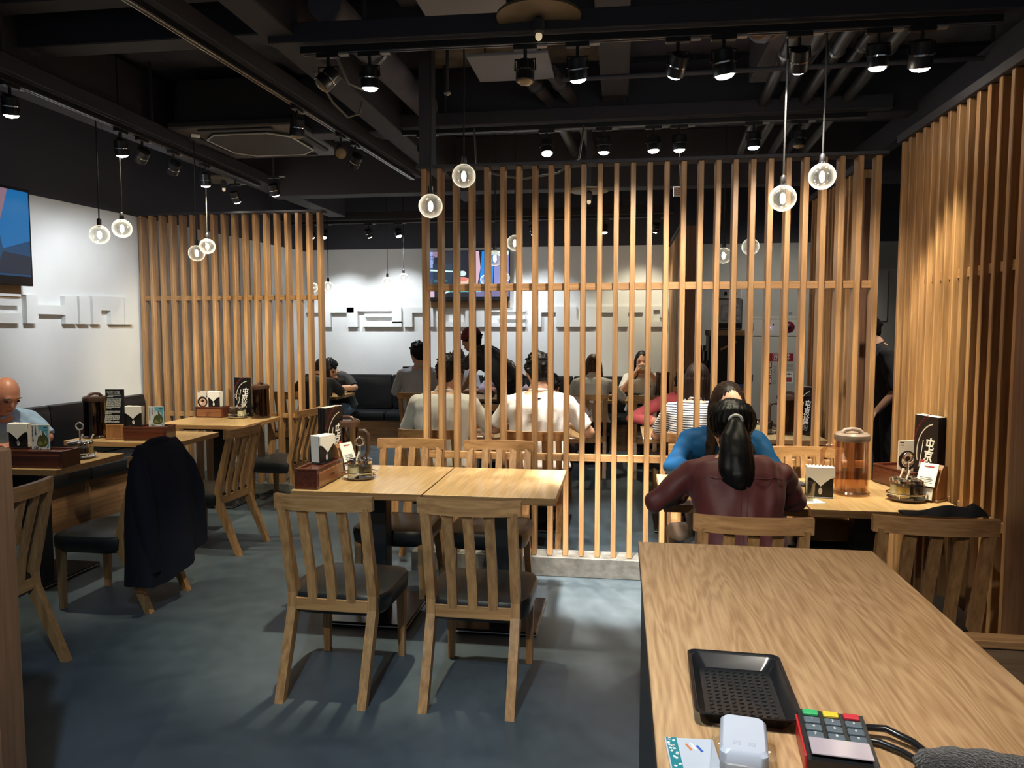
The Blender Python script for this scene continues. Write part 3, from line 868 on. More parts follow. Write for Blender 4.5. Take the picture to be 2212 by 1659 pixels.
chair(-2.90, 6.12, 84, 'oak chair by the slat screen end, black menus in front of it', GW)
GB = 'chairs behind the wide slat screen'
chair(-1.28, 5.185, 0, 'chair of the man in the plain white shirt behind the screen', GB)
chair(-0.575, 5.20, 0, 'chair of the man in the white polo behind the screen', GB)
chair(-1.26, 6.39, 180, 'empty chair facing the man in the plain white shirt', GB)
chair(-0.62, 6.42, 180, 'chair of the person in the grey brown shirt', GB)
chair(-2.15, 8.03, 0, 'chair of the man in the grey shirt', GB)
chair(-0.33, 8.07, 0, 'chair of the woman in the cream top', GB)
chair(0.34, 8.05, 0, 'empty chair opposite the girl drinking from a bowl', GB)
chair(0.52, 5.25, 0, 'chair of the woman in the striped shirt', GB)
chair(0.50, 6.75, 180, 'chair of the person in the pink shirt', GB)
chair(-3.62, 7.98, 0, 'chair of the woman in black behind the wall side screen', GB)

# ------------------------------------------------------------------ tables
TZ = 0.735
def table(label, x0, x1, y0, y1, group=None, post=True):
    cx, cy = (x0 + x1) / 2, (y0 + y1) / 2
    t = thing('dining_table', label, 'table', (cx, cy, 0), 0, group)
    sx, sy = x1 - x0 - 0.004, y1 - y0 - 0.004
    MB().box((0, 0, TZ - 0.002), (sx, sy, 0.004), ch=0.0015).build('table_top', W_TOP, t)
    MB().box((0, 0, TZ - 0.020), (sx, sy, 0.032), ch=0.002).build('edge_band', W_CHAIRX, t)
    MB().box((0, 0, TZ - 0.05), (sx * 0.6, sy * 0.6, 0.028)).build('support_plate', M_BLACK, t)
    MB().box((0, 0, 0.35), (0.11, 0.10, 0.67), ch=0.004).build('post', M_BLACK, t)
    MB().box((0, 0, 0.014), (0.44, 0.50, 0.022), ch=0.004).build('base_plate', mat('base_plate_black', (0.012, 0.012, 0.014), 0.2), t)
    b = MB(); b.tube([(-0.222, -0.252, 0.012), (0.222, -0.252, 0.012), (0.222, 0.252, 0.012), (-0.222, 0.252, 0.012)], 0.004, 6, closed=True)
    b.build('base_rim', M_STEEL, t)
    return t
table('half of the twin table with the drawer box, pitcher and jars', -1.63, -0.952, 3.51, 4.25, 'twin table halves')
table('bare half of the twin table', -0.948, -0.295, 3.51, 4.25, 'twin table halves')
table('table between the two women beside the wide slat screen', 0.205, 0.85, 3.47, 4.20, 'tables by the slat wall')
table('table with the clear pitcher and menus against the slat wall', 0.854, 1.53, 3.47, 4.20, 'tables by the slat wall')
table('table of the bald man by the white wall', -3.96, -3.19, 3.83, 4.43, 'tables along the white wall')
table('table with the tall black notice by the white wall', -3.98, -3.11, 4.86, 5.46, 'tables along the white wall')
table('table in front of the wall side slat screen', -3.90, -3.10, 5.84, 6.52, 'tables along the white wall')
GT = 'tables behind the wide slat screen'
table('table of the man in the plain white shirt', -1.62, -0.95, 5.50, 6.14, GT)
table('table of the man in the white polo', -0.946, -0.25, 5.50, 6.14, GT)
table('table of the woman in the striped shirt', 0.17, 0.82, 5.58, 6.28, GT)
table('table with dark pitcher and menus by the corridor screen', 0.87, 1.50, 5.66, 6.30, GT)
table('table of the man slumped on his arm', -4.02, -3.34, 8.50, 9.15, GT)
table('table of the man in the grey shirt', -2.55, -1.88, 8.50, 9.15, GT)
table('table of the person in the lavender sleeves', -1.75, -1.12, 8.50, 9.15, GT)
table('table of the woman in the cream top', -0.68, -0.02, 8.50, 9.15, GT)
table('table of the girl drinking from a bowl', 0.02, 0.58, 8.50, 9.15, GT)

# front counter
t = thing('counter', 'foreground wooden counter with a tray and card reader on it', 'counter', (0.45, 1.86, 0))
MB().box((0, 0, 0.806), (0.762, 1.43, 0.008), ch=0.002).build('counter_top', W_COUNTER, t)
MB().box((0, 0, 0.784), (0.762, 1.43, 0.035), ch=0.003).build('edge_band', mat('counter_edge_dark', (0.10, 0.055, 0.03), 0.5), t)
for s in (-1, 1):
    MB().box((s * 0.355, 0, 0.383), (0.03, 1.36, 0.766)).build('side_panel', mat('counter_panel', (0.045, 0.045, 0.048), 0.5), t)
MB().box((0, 0.66, 0.383), (0.68, 0.03, 0.766)).build('end_panel', mat('counter_panel', (0.045, 0.045, 0.048), 0.5), t)

# ------------------------------------------------------------------ benches
def bench(label, loc, rz, seglens, depth=0.46, back_h=0.93, clip0=0):
    t = thing('bench', label, 'bench', loc, rz)
    x = 0
    total = sum(seglens)
    MB().box((total / 2, -depth / 2 + 0.02, 0.17), (total, depth - 0.06, 0.34)).build('base', W_BENCH, t)
    for L_ in seglens:
        b = MB()
        def pad(c, s, rr):
            rings = []
            # rounded profile in yz swept along x
            hy, hz = s[1] / 2, s[2] / 2
            prof = []
            for k in range(20):
                a = 2 * math.pi * k / 20
                cc, ss = math.cos(a), math.sin(a)
                q = (abs(cc) ** 5 + abs(ss) ** 5) ** (-1 / 5)
                prof.append((hy * cc * q, hz * ss * q))
            for xx, f in ((-s[0] / 2, 0.86), (-s[0] / 2 + 0.012, 1.0), (s[0] / 2 - 0.012, 1.0), (s[0] / 2, 0.86)):
                rings.append([(c[0] + xx, c[1] + p * f, c[2] + q_ * f) for p, q_ in prof])
            b.loft(rings)
        pad((x + L_ / 2, -depth / 2, 0.395), (L_ - 0.006, depth, 0.13), 0.03)
        b.build('seat_cushion', M_LEATHER, t, smooth=40)
        b = MB()
        pad((x + L_ / 2, -0.055, 0.46 + (back_h - 0.46) / 2), (L_ - 0.006, 0.10, back_h - 0.46), 0.03)
        b.build('back_cushion', M_LEATHER, t, smooth=40)
        x += L_
    return t
bench('black leather wall bench under the white side wall letters', (left_wall_x(3.2) + 0.02, 3.2, 0), 90 - math.degrees(math.atan(0.075)), [1.1, 1.1, 1.1])
bench('black leather wall bench along the far white wall', (-4.30, 9.885, 0), 0, [1.25, 1.25, 1.2, 1.2])

# ------------------------------------------------------------------ televisions
def flat(parent, name, pieces, axis='y', off=0.0):
    """Flat print or picture: polygons in (u, v) metres, stacked a hair apart on a face that looks to -Y."""
    b = MB(); ms = []
    for k, (poly, m_) in enumerate(pieces):
        if m_ not in ms: ms.append(m_)
        b.cur = ms.index(m_)
        y = off - 0.0004 * (k + 1)
        n0 = len(b.v)
        b.v += [(p[0], y, p[1]) for p in poly]
        area = sum(poly[i][0] * poly[(i + 1) % len(poly)][1] - poly[(i + 1) % len(poly)][0] * poly[i][1] for i in range(len(poly)))
        idx = [n0 + i for i in range(len(poly))]
        b.f.append(idx if area > 0 else idx[::-1]); b.m.append(b.cur)
    return b.build(name, ms, parent)
def rect(x0, y0_, x1, y1):
    return [(x0, y0_), (x1, y0_), (x1, y1), (x0, y1)]
def ell(cx, cy, rx, ry, n=28, a0=0, a1=360):
    return [(cx + rx * math.cos(R(a0 + (a1 - a0) * i / (n if a1 - a0 == 360 else n - 1))), cy + ry * math.sin(R(a0 + (a1 - a0) * i / (n if a1 - a0 == 360 else n - 1)))) for i in range(n)]
def ring_poly(cx, cy, rx, ry, w, a0, a1, n=24):
    return ell(cx, cy, rx, ry, n, a0, a1) + ell(cx, cy, rx - w, ry - w, n, a0, a1)[::-1]
def glow(name, c, s=1.0):
    return mat('screen_' + name, (0.02, 0.02, 0.02), 0.2, emit=c, es=s)

def screen_mat(name, stops, axis_scale, dist):
    """Soft picture colours of a lit television panel."""
    m = bpy.data.materials.new(name); m.use_nodes = True
    N, L = m.node_tree.nodes, m.node_tree.links
    b = N['Principled BSDF']
    b.inputs['Base Color'].default_value = (0.01, 0.01, 0.012, 1); b.inputs['Roughness'].default_value = 0.12
    tc = N.new('ShaderNodeTexCoord'); mp = N.new('ShaderNodeMapping')
    mp.inputs['Scale'].default_value = axis_scale[0]; mp.inputs['Location'].default_value = axis_scale[1]
    L.new(tc.outputs['Object'], mp.inputs['Vector'])
    n = N.new('ShaderNodeTexNoise'); n.inputs['Scale'].default_value = 1.3; n.inputs['Detail'].default_value = 2; n.inputs['Distortion'].default_value = dist
    L.new(mp.outputs[0], n.inputs['Vector'])
    r = N.new('ShaderNodeValToRGB'); r.color_ramp.elements[0].position = stops[0][0]; r.color_ramp.elements[0].color = (*stops[0][1], 1)
    r.color_ramp.elements[1].position = stops[-1][0]; r.color_ramp.elements[1].color = (*stops[-1][1], 1)
    for p, c in stops[1:-1]:
        e = r.color_ramp.elements.new(p); e.color = (*c, 1)
    L.new(n.outputs['Fac'], r.inputs['Fac']); L.new(r.outputs['Color'], b.inputs['Emission Color'])
    b.inputs['Emission Strength'].default_value = 1.0
    return m

def tv(label, loc, rz, w, h, pieces, board):
    t = thing('television', label, 'television', loc, rz)
    MB().box((0, 0, 0), (w, 0.05, h), ch=0.006).build('casing', M_BLKPL, t)
    s = flat(t, 'screen', pieces, off=-0.0255)
    MB().box((0, 0.06, 0), (w * 0.5, 0.07, h * 0.5)).build('wall_mount', M_BLACK, t)
    if board:
        MB().box((0, 0.088, board[1]), (w * 0.98, 0.014, board[0]), ch=0.002).build('backboard', mat('pale_backboard', (0.40, 0.27, 0.16), 0.6), t)
    return t
DK = glow('dark', (0.008, 0.012, 0.03))
NAVY = glow('navy', (0.025, 0.05, 0.16))
BLUE = glow('blue', (0.01, 0.27, 0.85), 1.0)
LAV = glow('lavender', (0.26, 0.27, 0.62), 1.0)
PINK = glow('pink', (0.75, 0.50, 0.62), 1.0)
PALE = glow('pale', (0.62, 0.85, 0.85), 1.1)
TEAL = glow('teal', (0.05, 0.32, 0.34), 1.0)
MEAT = glow('meat', (0.85, 0.24, 0.20), 1.0)
CREAM = glow('cream', (0.90, 0.60, 0.45), 1.0)
CYAN = glow('caption', (0.25, 0.95, 0.90), 1.2)
w_, h_ = 1.13, 0.66
W2, H2 = w_ / 2 - 0.012, h_ / 2 - 0.012
pieces = [(rect(-W2, -H2 + 0.04, W2, H2), DK),
          (rect(-W2, 0.10, -W2 + 0.10, H2), glow('sky', (0.30, 0.42, 0.80))), (rect(-W2, -0.08, -W2 + 0.12, 0.10), NAVY),
          (rect(-0.46, -0.12, -0.2, 0.16), glow('deep', (0.012, 0.035, 0.07))),
          ([(-0.46, 0.24), (-0.32, 0.25), (-0.30, H2), (-0.46, H2)], glow('rose', (0.32, 0.20, 0.32))),
          ([(0.02, H2), (0.02, -0.1), (0.14, -0.12), (0.18, 0.1), (0.16, H2)], PINK), ([(0.05, H2 - .1), (0.10, -0.14), (0.03, -0.14), (0.0, 0.08)], DK),
          ([(0.16, -0.16), (0.20, H2), (0.36, H2), (0.34, -0.16)], BLUE), (rect(0.36, -0.16, W2, H2 - 0.05), LAV), (rect(0.30, H2 - 0.05, W2, H2), PALE),
          ([(-W2, 0.065), (-0.10, 0.045), (-0.10, 0.06), (-W2, 0.09)], PALE), (ell(-0.06, 0.03, 0.05, 0.035), PALE),
          (ell(-0.06, -0.07, 0.10, 0.055), CREAM), (ell(-0.05, -0.045, 0.06, 0.03), MEAT), (rect(-0.44, -0.075, -0.26, -0.06), TEAL),
          ([(-W2, -H2 + 0.04), (-0.44, -H2 + 0.04), (-0.44, -0.16), (-W2, -0.16)], PINK), ([(-0.36, -H2 + 0.05), (-0.22, -0.20), (-0.22, -0.17), (-0.36, -0.25)], PALE),
          ([(0.06, -H2 + 0.04), (W2, -H2 + 0.04), (W2, -0.17), (0.06, -0.17)], glow('dusk', (0.20, 0.17, 0.36)))]
T1 = tv('wall television with noodle picture behind the wide slat screen', (-2.0 + 0.01, 9.765, 2.24), 0, w_, h_, pieces, (0.66, -0.085))
lettering('屯', 0.085, T1, (-W2 + 0.09, -0.034, 0.225), (R(90), 0, 0), glow('brand_ink', (0.02, 0.05, 0.15)), 'caption')
lettering('在濃厚湯頭加入粗麵', 0.05, T1, (-0.04, -0.034, -0.195), (R(90), 0, 0), CYAN, 'caption')
T1.location.x = -2.0
ROSE = glow('skin', (0.24, 0.14, 0.19)); DB = glow('deep_blue', (0.006, 0.05, 0.13)); BL2 = glow('azure', (0.006, 0.13, 0.36))
W3, H3 = 0.60, 0.345
lp = [(rect(-W3, -H3 + 0.05, W3, H3), DB), ([(0.0, H3), (0.42, H3), (0.33, 0.05), (0.28, -0.2), (-0.2, -0.3)], ROSE), ([(0.30, H3), (0.60, H3), (0.60, -0.02), (0.36, -0.10), (0.33, 0.05), (0.42, H3)], BL2),
      ([(0.28, -0.28), (0.60, -0.28), (0.60, -0.14), (0.36, -0.12)], glow('night', (0.012, 0.02, 0.04))), (rect(-0.2, -0.28, 0.3, -0.16), glow('ember', (0.10, 0.03, 0.03)))]
yt = 4.64
T2 = tv('wall television with blue and pink picture cut off by the frame edge', (left_wall_x(yt) + 0.115, yt, 2.235), 90 - math.degrees(math.atan(0.075)), 1.24, 0.73, lp, (0.72, -0.10))

# ------------------------------------------------------------------ things on the tables
def pitcher(label, x, y, z, rz=0, clear=False, scale=1.0):
    t = thing('water_pitcher', label, 'pitcher', (x, y, z), rz, 'brown water pitchers')
    s = scale
    MB().lathe([(0.004, 0.004), (0.080 * s, 0.004), (0.086 * s, 0.0), (0.088 * s, 0.012), (0.080 * s, 0.020), (0.077 * s, 0.13 * s), (0.076 * s, 0.262 * s), (0.078 * s, 0.268 * s), (0.0745 * s, 0.268 * s), (0.0745 * s, 0.022), (0.004, 0.018)], 32, cap=False).build('jug', M_PITCH_BACKLIT if clear else M_PITCH, t, smooth=40)
    MB().lathe([(0.003, 0.024), (0.072 * s, 0.024), (0.072 * s, (0.10 if clear else 0.20) * s), (0.003, (0.10 if clear else 0.20) * s)], 28, cap=False).build('water', thin_glass('amber_water', (0.88, 0.78, 0.68), 0.2, 0.02) if 'amber_water' not in MATS else MATS['amber_water'], t, smooth=40)
    lid = MB().lathe([(0.004, 0.266 * s), (0.080 * s, 0.266 * s), (0.083 * s, 0.278 * s), (0.082 * s, 0.296 * s), (0.070 * s, 0.306 * s), (0.030 * s, 0.302 * s), (0.004, 0.300 * s)], 32).build('lid', M_PITCHLIDC if clear else M_PITCHLID, t, smooth=40)
    MB().tube([(-0.05 * s, 0, 0.298 * s), (-0.032 * s, 0, 0.318 * s), (0, 0, 0.323 * s), (0.032 * s, 0, 0.318 * s), (0.05 * s, 0, 0.298 * s)], [0.012, 0.011, 0.010, 0.011, 0.012], 8).build('lid_grip', M_PITCHLIDC if clear else M_PITCHLID, lid, smooth=60)
    MB().tube([(0.074 * s, 0, 0.235 * s), (0.115 * s, 0, 0.238 * s), (0.135 * s, 0, 0.215 * s), (0.136 * s, 0, 0.12 * s), (0.120 * s, 0, 0.075 * s), (0.076 * s, 0, 0.06 * s)], 0.012, 10).build('handle', M_PITCH_BACKLIT if clear else mat('brown_pitcher_handle', (0.06, 0.035, 0.025), 0.2), t, smooth=60)
    return t
pitcher('dark brown water pitcher with side handle on the twin table', -1.56, 4.13, TZ, 0, scale=0.93)
pitcher('clear amber water pitcher on the slat wall table', 1.125, 3.83, TZ, 180, clear=True, scale=0.99)
pitcher('brown water pitcher beside the tall black notice', -3.86, 5.05, TZ, 60, scale=1.02)
pitcher('dark brown water pitcher beside black menus against the wall side screen', -3.235, 6.40, TZ, 100)
pitcher('brown water pitcher behind the wide screen near the corridor', 1.28, 5.98, TZ, 180)
pitcher('far brown water pitcher near the end of the far bench', 0.50, 8.98, TZ, 90)

M_NAPBASE = mat('napkin_holder_black', (0.012, 0.012, 0.013), 0.3)
M_LEMON = mat('pale_sauce', (0.70, 0.45, 0.12), 0.4); M_DARKS = mat('dark_sauce', (0.03, 0.014, 0.008), 0.3); M_GARLIC = mat('garlic', (0.75, 0.66, 0.42), 0.5)
def napkins(label, x, y, z, rz, clear=False):
    t = thing('napkin_holder', label, 'napkin holder', (x, y, z), rz, 'napkin holders')
    m = M_GLASS if clear else M_NAPBASE
    top = [(0.058, 0.095), (0.045, 0.098), (0.022, 0.082), (0.0, 0.066), (-0.022, 0.082), (-0.045, 0.098), (-0.058, 0.095)]
    for s in (-1, 1):
        MB().prism([(-0.058, 0), (0.058, 0)] + top, s * 0.030 - 0.002, s * 0.030 + 0.002, 'y').build('side_plate', m, t)
    MB().box((0, 0, 0.003), (0.118, 0.075, 0.006), ch=0.002).build('base', m, t)
    flat(t, 'finger_slot', [(ell(0, 0.034, 0.009, 0.017, 20), M_PAPER)], off=-0.0322)
    wave = [(-0.060 + 0.12 * i / 24, 0.150 + 0.0045 * math.sin(i * 1.9) - 0.004 * (i / 24)) for i in range(25)]
    MB().prism([(-0.054, 0.01), (0.054, 0.01)] + wave[::-1], -0.024, 0.026, 'y').build('napkins', M_PAPER, t)
    MB().prism([(-0.062, 0.147), (-0.064, 0.104), (-0.045, 0.098), (-0.02, 0.078), (0.0, 0.058), (0.02, 0.078), (0.045, 0.098), (0.064, 0.104), (0.062, 0.147)], -0.040, -0.034, 'y').build('folded_flap', M_PAPER, t)
    MB().box((0, -0.031, 0.148), (0.122, 0.018, 0.006), ch=0.002).build('fold', M_PAPER, t)
    return t
napkins('white napkins in a holder on the drawer box of the twin table', -1.57, 3.78, TZ + 0.094, 75)
napkins('white napkins in a holder beside the water glass', 0.955, 3.74, TZ, -4)
napkins('white napkins in a black holder next to the bald man', -3.575, 4.03, TZ + 0.089, 4)
napkins('white napkins in a holder beside the tall black notice', -3.545, 5.06, TZ + 0.089, 12)
napkins('white napkins in a black holder on the box against the wall side screen', -3.665, 6.385, TZ + 0.089, 0)

def caddy(label, x, y, rz, L_=0.30, W_=0.155, H_=0.088, front=None, knob=True):
    t = thing('drawer_box', label, 'drawer box', (x, y, TZ), rz, 'wooden drawer boxes')
    m = W_CADDY
    MB().box((0, 0, H_ / 2), (L_, W_, H_), ch=0.003).build('box', m, t)
    for (cx, cy, sx, sy) in ((0, -W_ / 2 + 0.006, L_, 0.012), (0, W_ / 2 - 0.006, L_, 0.012), (-L_ / 2 + 0.006, 0, 0.012, W_ - 0.026), (L_ / 2 - 0.006, 0, 0.012, W_ - 0.026)):
        MB().box((cx, cy, H_ + 0.006), (sx, sy, 0.012), ch=0.002).build('lip', m, t)
    d = MB().box((0, -W_ / 2 - 0.002, H_ * 0.5), (L_ - 0.03, 0.006, H_ * 0.74), ch=0.002).build('drawer', front or m, t)
    if knob:
        MB().tube([(-0.018, -W_ / 2 - 0.004, H_ * 0.55), (-0.014, -W_ / 2 - 0.016, H_ * 0.52), (0.014, -W_ / 2 - 0.016, H_ * 0.52), (0.018, -W_ / 2 - 0.004, H_ * 0.55)], 0.004, 6).build('handle', m, d, smooth=60)
    return t
caddy('drawer box at the end of the twin table carrying napkins and menus', -1.558, 3.72, 90, 0.36, 0.12, 0.093, W_CADDYF)
caddy('drawer box carrying napkins and a mountain picture card near the bald man', -3.40, 3.945, 3, 0.42, 0.16, 0.088, None, False)
caddy('drawer box with a mountain picture card beside the tall black notice', -3.41, 5.03, 8, 0.31, 0.16, 0.088, None, False)
caddy('reddish drawer box carrying a bowl picture card against the wall side screen', -3.70, 6.40, 0, 0.27, 0.14, 0.088, W_CADDYF)
caddy('dark drawer box carrying a bowl picture card by the slat wall', 1.44, 4.05, -72, 0.28, 0.14, 0.088, None, False)

# picture cards
M_SKYC = mat('card_sky', (0.16, 0.46, 0.60), 0.5); M_ROCK = mat('card_green', (0.07, 0.09, 0.03), 0.6); M_ROCKL = mat('card_moss', (0.22, 0.24, 0.06), 0.6); M_CARDW = mat('card_white', (0.74, 0.75, 0.76), 0.4)
M_CREAM = mat('card_cream', (0.70, 0.62, 0.54), 0.5); M_BOWL = mat('card_bowl', (0.03, 0.014, 0.012), 0.4); M_BROTH = mat('card_broth', (0.55, 0.30, 0.16), 0.5); M_PORK = mat('card_pork', (0.60, 0.33, 0.24), 0.5)
def mountain_card(label, x, y, z, rz):
    t = thing('picture_card', label, 'card', (x, y, z), rz, 'mountain picture cards')
    MB().box((0, 0, 0.075), (0.112, 0.006, 0.150), ch=0.001).build('card', M_CARDW, t)
    o = -0.0031
    flat(t, 'print', [(rect(-0.010, 0.02, 0.052, 0.146), M_SKYC),
                      ([(-0.024, 0.035), (-0.018, 0.024), (0.0, 0.018), (0.035, 0.02), (0.050, 0.03), (0.050, 0.062), (0.038, 0.085), (0.02, 0.11), (0.008, 0.118), (-0.004, 0.10), (-0.014, 0.07)], M_ROCK),
                      ([(-0.02, 0.035), (0.0, 0.024), (0.02, 0.03), (0.0, 0.055)], M_ROCKL), ([(0.025, 0.03), (0.045, 0.04), (0.03, 0.065)], M_ROCKL),
                      ([(-0.010, 0.085), (-0.004, 0.078), (0.004, 0.09), (0.012, 0.082), (0.016, 0.10), (0.010, 0.118), (0.0, 0.118)], M_CARDW), ([(0.022, 0.106), (0.036, 0.084), (0.040, 0.09), (0.026, 0.11)], M_CARDW),
                      (ring_poly(0.01, 0.045, 0.042, 0.036, 0.004, 200, 350), M_CARDW), (ell(0.046, 0.016, 0.007, 0.007), M_SKYC), (rect(0.024, 0.132, 0.048, 0.137), mat('card_blue', (0.03, 0.10, 0.16), 0.5))], off=o)
    lettering('120', 0.022, t, (-0.030, o - 0.001, 0.013), (R(90), 0, 0), M_DKINK, shear=0.3)
    lettering('元', 0.009, t, (0.0, o - 0.001, 0.010), (R(90), 0, 0), M_DKINK)
    for i, ch_ in enumerate('ばくだんめし味'):
        lettering(ch_, 0.011, t, (-0.046, o - 0.001, 0.138 - 0.0135 * i), (R(90), 0, 0), M_DKINK)
    for i, ch_ in enumerate('とん汁飯'):
        lettering(ch_, 0.011, t, (-0.028, o - 0.001, 0.138 - 0.0135 * i), (R(90), 0, 0), M_DKINK)
    return t
mountain_card('blue mountain picture card reading 120 near the bald man', -3.41, 3.985, TZ + 0.089, 4)
mountain_card('blue mountain picture card reading 120 beside the tall black notice', -3.375, 5.06, TZ + 0.089, 10)
def bowl_card(label, x, y, z, rz):
    t = thing('picture_card', label, 'card', (x, y, z), rz, 'bowl picture cards')
    MB().box((0, 0, 0.078), (0.104, 0.006, 0.156), ch=0.001).build('card', M_CREAM, t)
    o = -0.0031
    flat(t, 'print', [(ell(-0.002, 0.055, 0.049, 0.049), M_BOWL), (ell(0.001, 0.053, 0.034, 0.032), M_CREAM), (ell(0.002, 0.053, 0.030, 0.028), M_BROTH), (ell(0.0, 0.062, 0.014, 0.014), M_BOWL), (ell(0.012, 0.045, 0.013, 0.011), M_PORK), (ell(-0.012, 0.044, 0.010, 0.009), M_CREAM), (rect(-0.046, 0.145, -0.024, 0.150), M_DKINK)], off=o)
    for i, ch_ in enumerate('とんこつ麺'):
        lettering(ch_, 0.010, t, (0.041, o - 0.001, 0.147 - 0.0115 * i), (R(90), 0, 0), M_DKINK)
    return t
bowl_card('bowl picture card on the reddish drawer box by the wall side screen', -3.765, 6.345, TZ + 0.089, 0)
bowl_card('bowl picture card on the dark drawer box by the slat wall', 1.442, 4.0, TZ + 0.089, 16)

# black menus with white brush lettering and arcs
M_ARC = mat('menu_arc', (0.62, 0.55, 0.48), 0.5)
def menu(label, x, y, z, rz, w=0.17, h=0.37, side=1, full=True):
    t = thing('menu_book', label, 'menu', (x, y, z), rz, 'black menus')
    MB().box((0, 0, h / 2), (w, 0.014, h), ch=0.0015).build('cover', M_MENU, t)
    MB().box((0, 0.0, h / 2 + 0.001), (w - 0.006, 0.010, h - 0.0005)).build('pages', M_PAPER, t)
    if full:
        o = -0.0071
        flat(t, 'print', [(ring_poly(w * 0.42, h * 0.52, w * 0.80, h * 0.40, 0.006, 100, 195), M_ARC), (ring_poly(w * 0.44, h * 0.55, w * 0.98, h * 0.50, 0.003, 105, 165), M_RED), (ring_poly(w * 0.44, h * 0.55, w * 0.93, h * 0.47, 0.0016, 105, 165), M_RED),
                          ([(-w * 0.10, h * 0.69), (-w * 0.07, h * 0.69), (-w * 0.22, h * 0.34), (-w * 0.25, h * 0.34)], M_INK)], off=o)
        for i, ch_ in enumerate('屯京拉麵'):
            lettering(ch_, 0.062, t, (w * 0.17 - 0.009 * i, o - 0.0015, h * 0.64 - 0.058 * i), (R(90), 0, 0), M_INK, bold=0.0016, shear=0.2)
    return t
GMN = 0
for i, lab in enumerate(['frontmost black menu with white brush lettering standing on the twin table', 'middle black menu standing on the twin table', 'rear black menu standing on the twin table next to the screen']):
    menu(lab, -1.595 - 0.017 * i, 4.01 + 0.004 * i, TZ, 77, full=(i == 0))
menu('black menu with white brush lettering against the wall side screen', -3.45, 6.485, TZ, 0, 0.16, 0.36)
for i, lab in enumerate(['frontmost black menu with white brush lettering by the slat wall', 'middle black menu leaning by the slat wall', 'rear black menu leaning by the slat wall, spine toward us']):
    menu(lab, 1.482 + 0.016 * i, 3.87 + 0.009 * i, TZ, -72, 0.16, 0.385, full=(i < 1))
for i, lab in enumerate(['nearer black menu behind the wide screen near the corridor', 'farther black menu behind the wide screen near the corridor']):
    menu(lab, 1.40 + 0.03 * i, 5.93 - 0.01 * i, TZ, -60, 0.16, 0.37, full=(i == 0))
menu('far black menu with white lettering beside the man in the grey shirt', -2.50, 8.72, TZ, 10, 0.16, 0.36)

# notices in wooden holders
def notice(label, x, y, z, rz):
    t = thing('notice_stand', label, 'notice', (x, y, z), rz)
    MB().box((0, 0.01, 0.055), (0.122, 0.05, 0.110), ch=0.004).build('wooden_base', W_HOLD, t)
    MB().box((0, 0.01, 0.007), (0.130, 0.058, 0.014), ch=0.003).build('wooden_foot', W_HOLD, t)
    MB().box((0, 0.012, 0.232), (0.135, 0.010, 0.27), ch=0.001).build('panel', mat('notice_black', (0.012, 0.012, 0.014), 0.18), t)
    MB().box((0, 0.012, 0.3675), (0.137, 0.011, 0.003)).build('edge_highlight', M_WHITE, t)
    o = 0.0069
    ps = []
    rr = random.Random(5)
    for k, zz in enumerate([0.345 - 0.0068 * i for i in range(33)]):
        if k in (6, 18, 19, 24): continue
        x = -0.055
        end = 0.052 if k not in (5, 17, 23, 30) else -0.01
        if k < 5: continue
        while x < end:
            L_ = min(rr.uniform(0.008, 0.03), end - x)
            ps.append((rect(x, zz, x + L_, zz + 0.0032), M_INK)); x += L_ + 0.0025
    flat(t, 'print', ps, off=o)
    lettering('屯京拉麵', 0.024, t, (0, o - 0.016, 0.343), (R(90), 0, 0), mat('silver_ink', (0.45, 0.45, 0.47), 0.4))
    flat(t, 'rule', [(rect(-0.045, 0.322, 0.045, 0.325), M_INK)], off=o)
    return t
notice('tall black notice with white text in a wooden holder', -3.655, 4.985, TZ, 8)

def code_sign(label, x, y, z, rz):
    t = thing('sign_stand', label, 'sign', (x, y, z), rz, 'small white signs in wooden holders')
    MB().prism([(-0.045, 0.0), (0.045, 0.0), (0.045, 0.16), (0.01, 0.17), (-0.01, 0.15), (-0.045, 0.06)], -0.05, 0.05, 'x').build('wooden_block', W_HOLD, t)
    MB().box((0, 0, 0.006), (0.112, 0.10, 0.012), ch=0.002).build('wooden_foot', W_HOLD, t)
    c1 = MB().box((0, -0.040, 0.125), (0.086, 0.004, 0.11), rot=(R(-22), 0, 0)).build('card', M_PAPER, t)
    flat(t, 'red_corner', [(rect(-0.045, 0.17, -0.028, 0.19), mat('card_red', (0.55, 0.03, 0.03), 0.5))], off=-0.02)
    cs = [(rect(-0.03 + 0.001 * (i % 3), 0.085 + 0.008 * i, 0.03 - 0.006 * (i % 2), 0.0875 + 0.008 * i), M_DKINK) for i in range(4)] + [(rect(-0.02, 0.162, 0.025, 0.167), mat('card_redline', (0.4, 0.05, 0.05), 0.5))]
    p = flat(t, 'print', [([(q[0], q[1] - 0.125) for q in poly], m_) for poly, m_ in cs], off=-0.0022)
    p.location = (0, -0.040, 0.125); p.rotation_euler = (R(-22), 0, 0)
    MB().box((0, -0.058, 0.038), (0.07, 0.004, 0.055), rot=(R(-12), 0, 0)).build('card', M_PAPER, t)
    return t
code_sign('white sign in a wooden holder before the black menus by the slat wall', 1.462, 3.745, TZ, -48)
code_sign('white sign in a wooden holder at the drawer box of the twin table', -1.525, 3.968, TZ, 62)

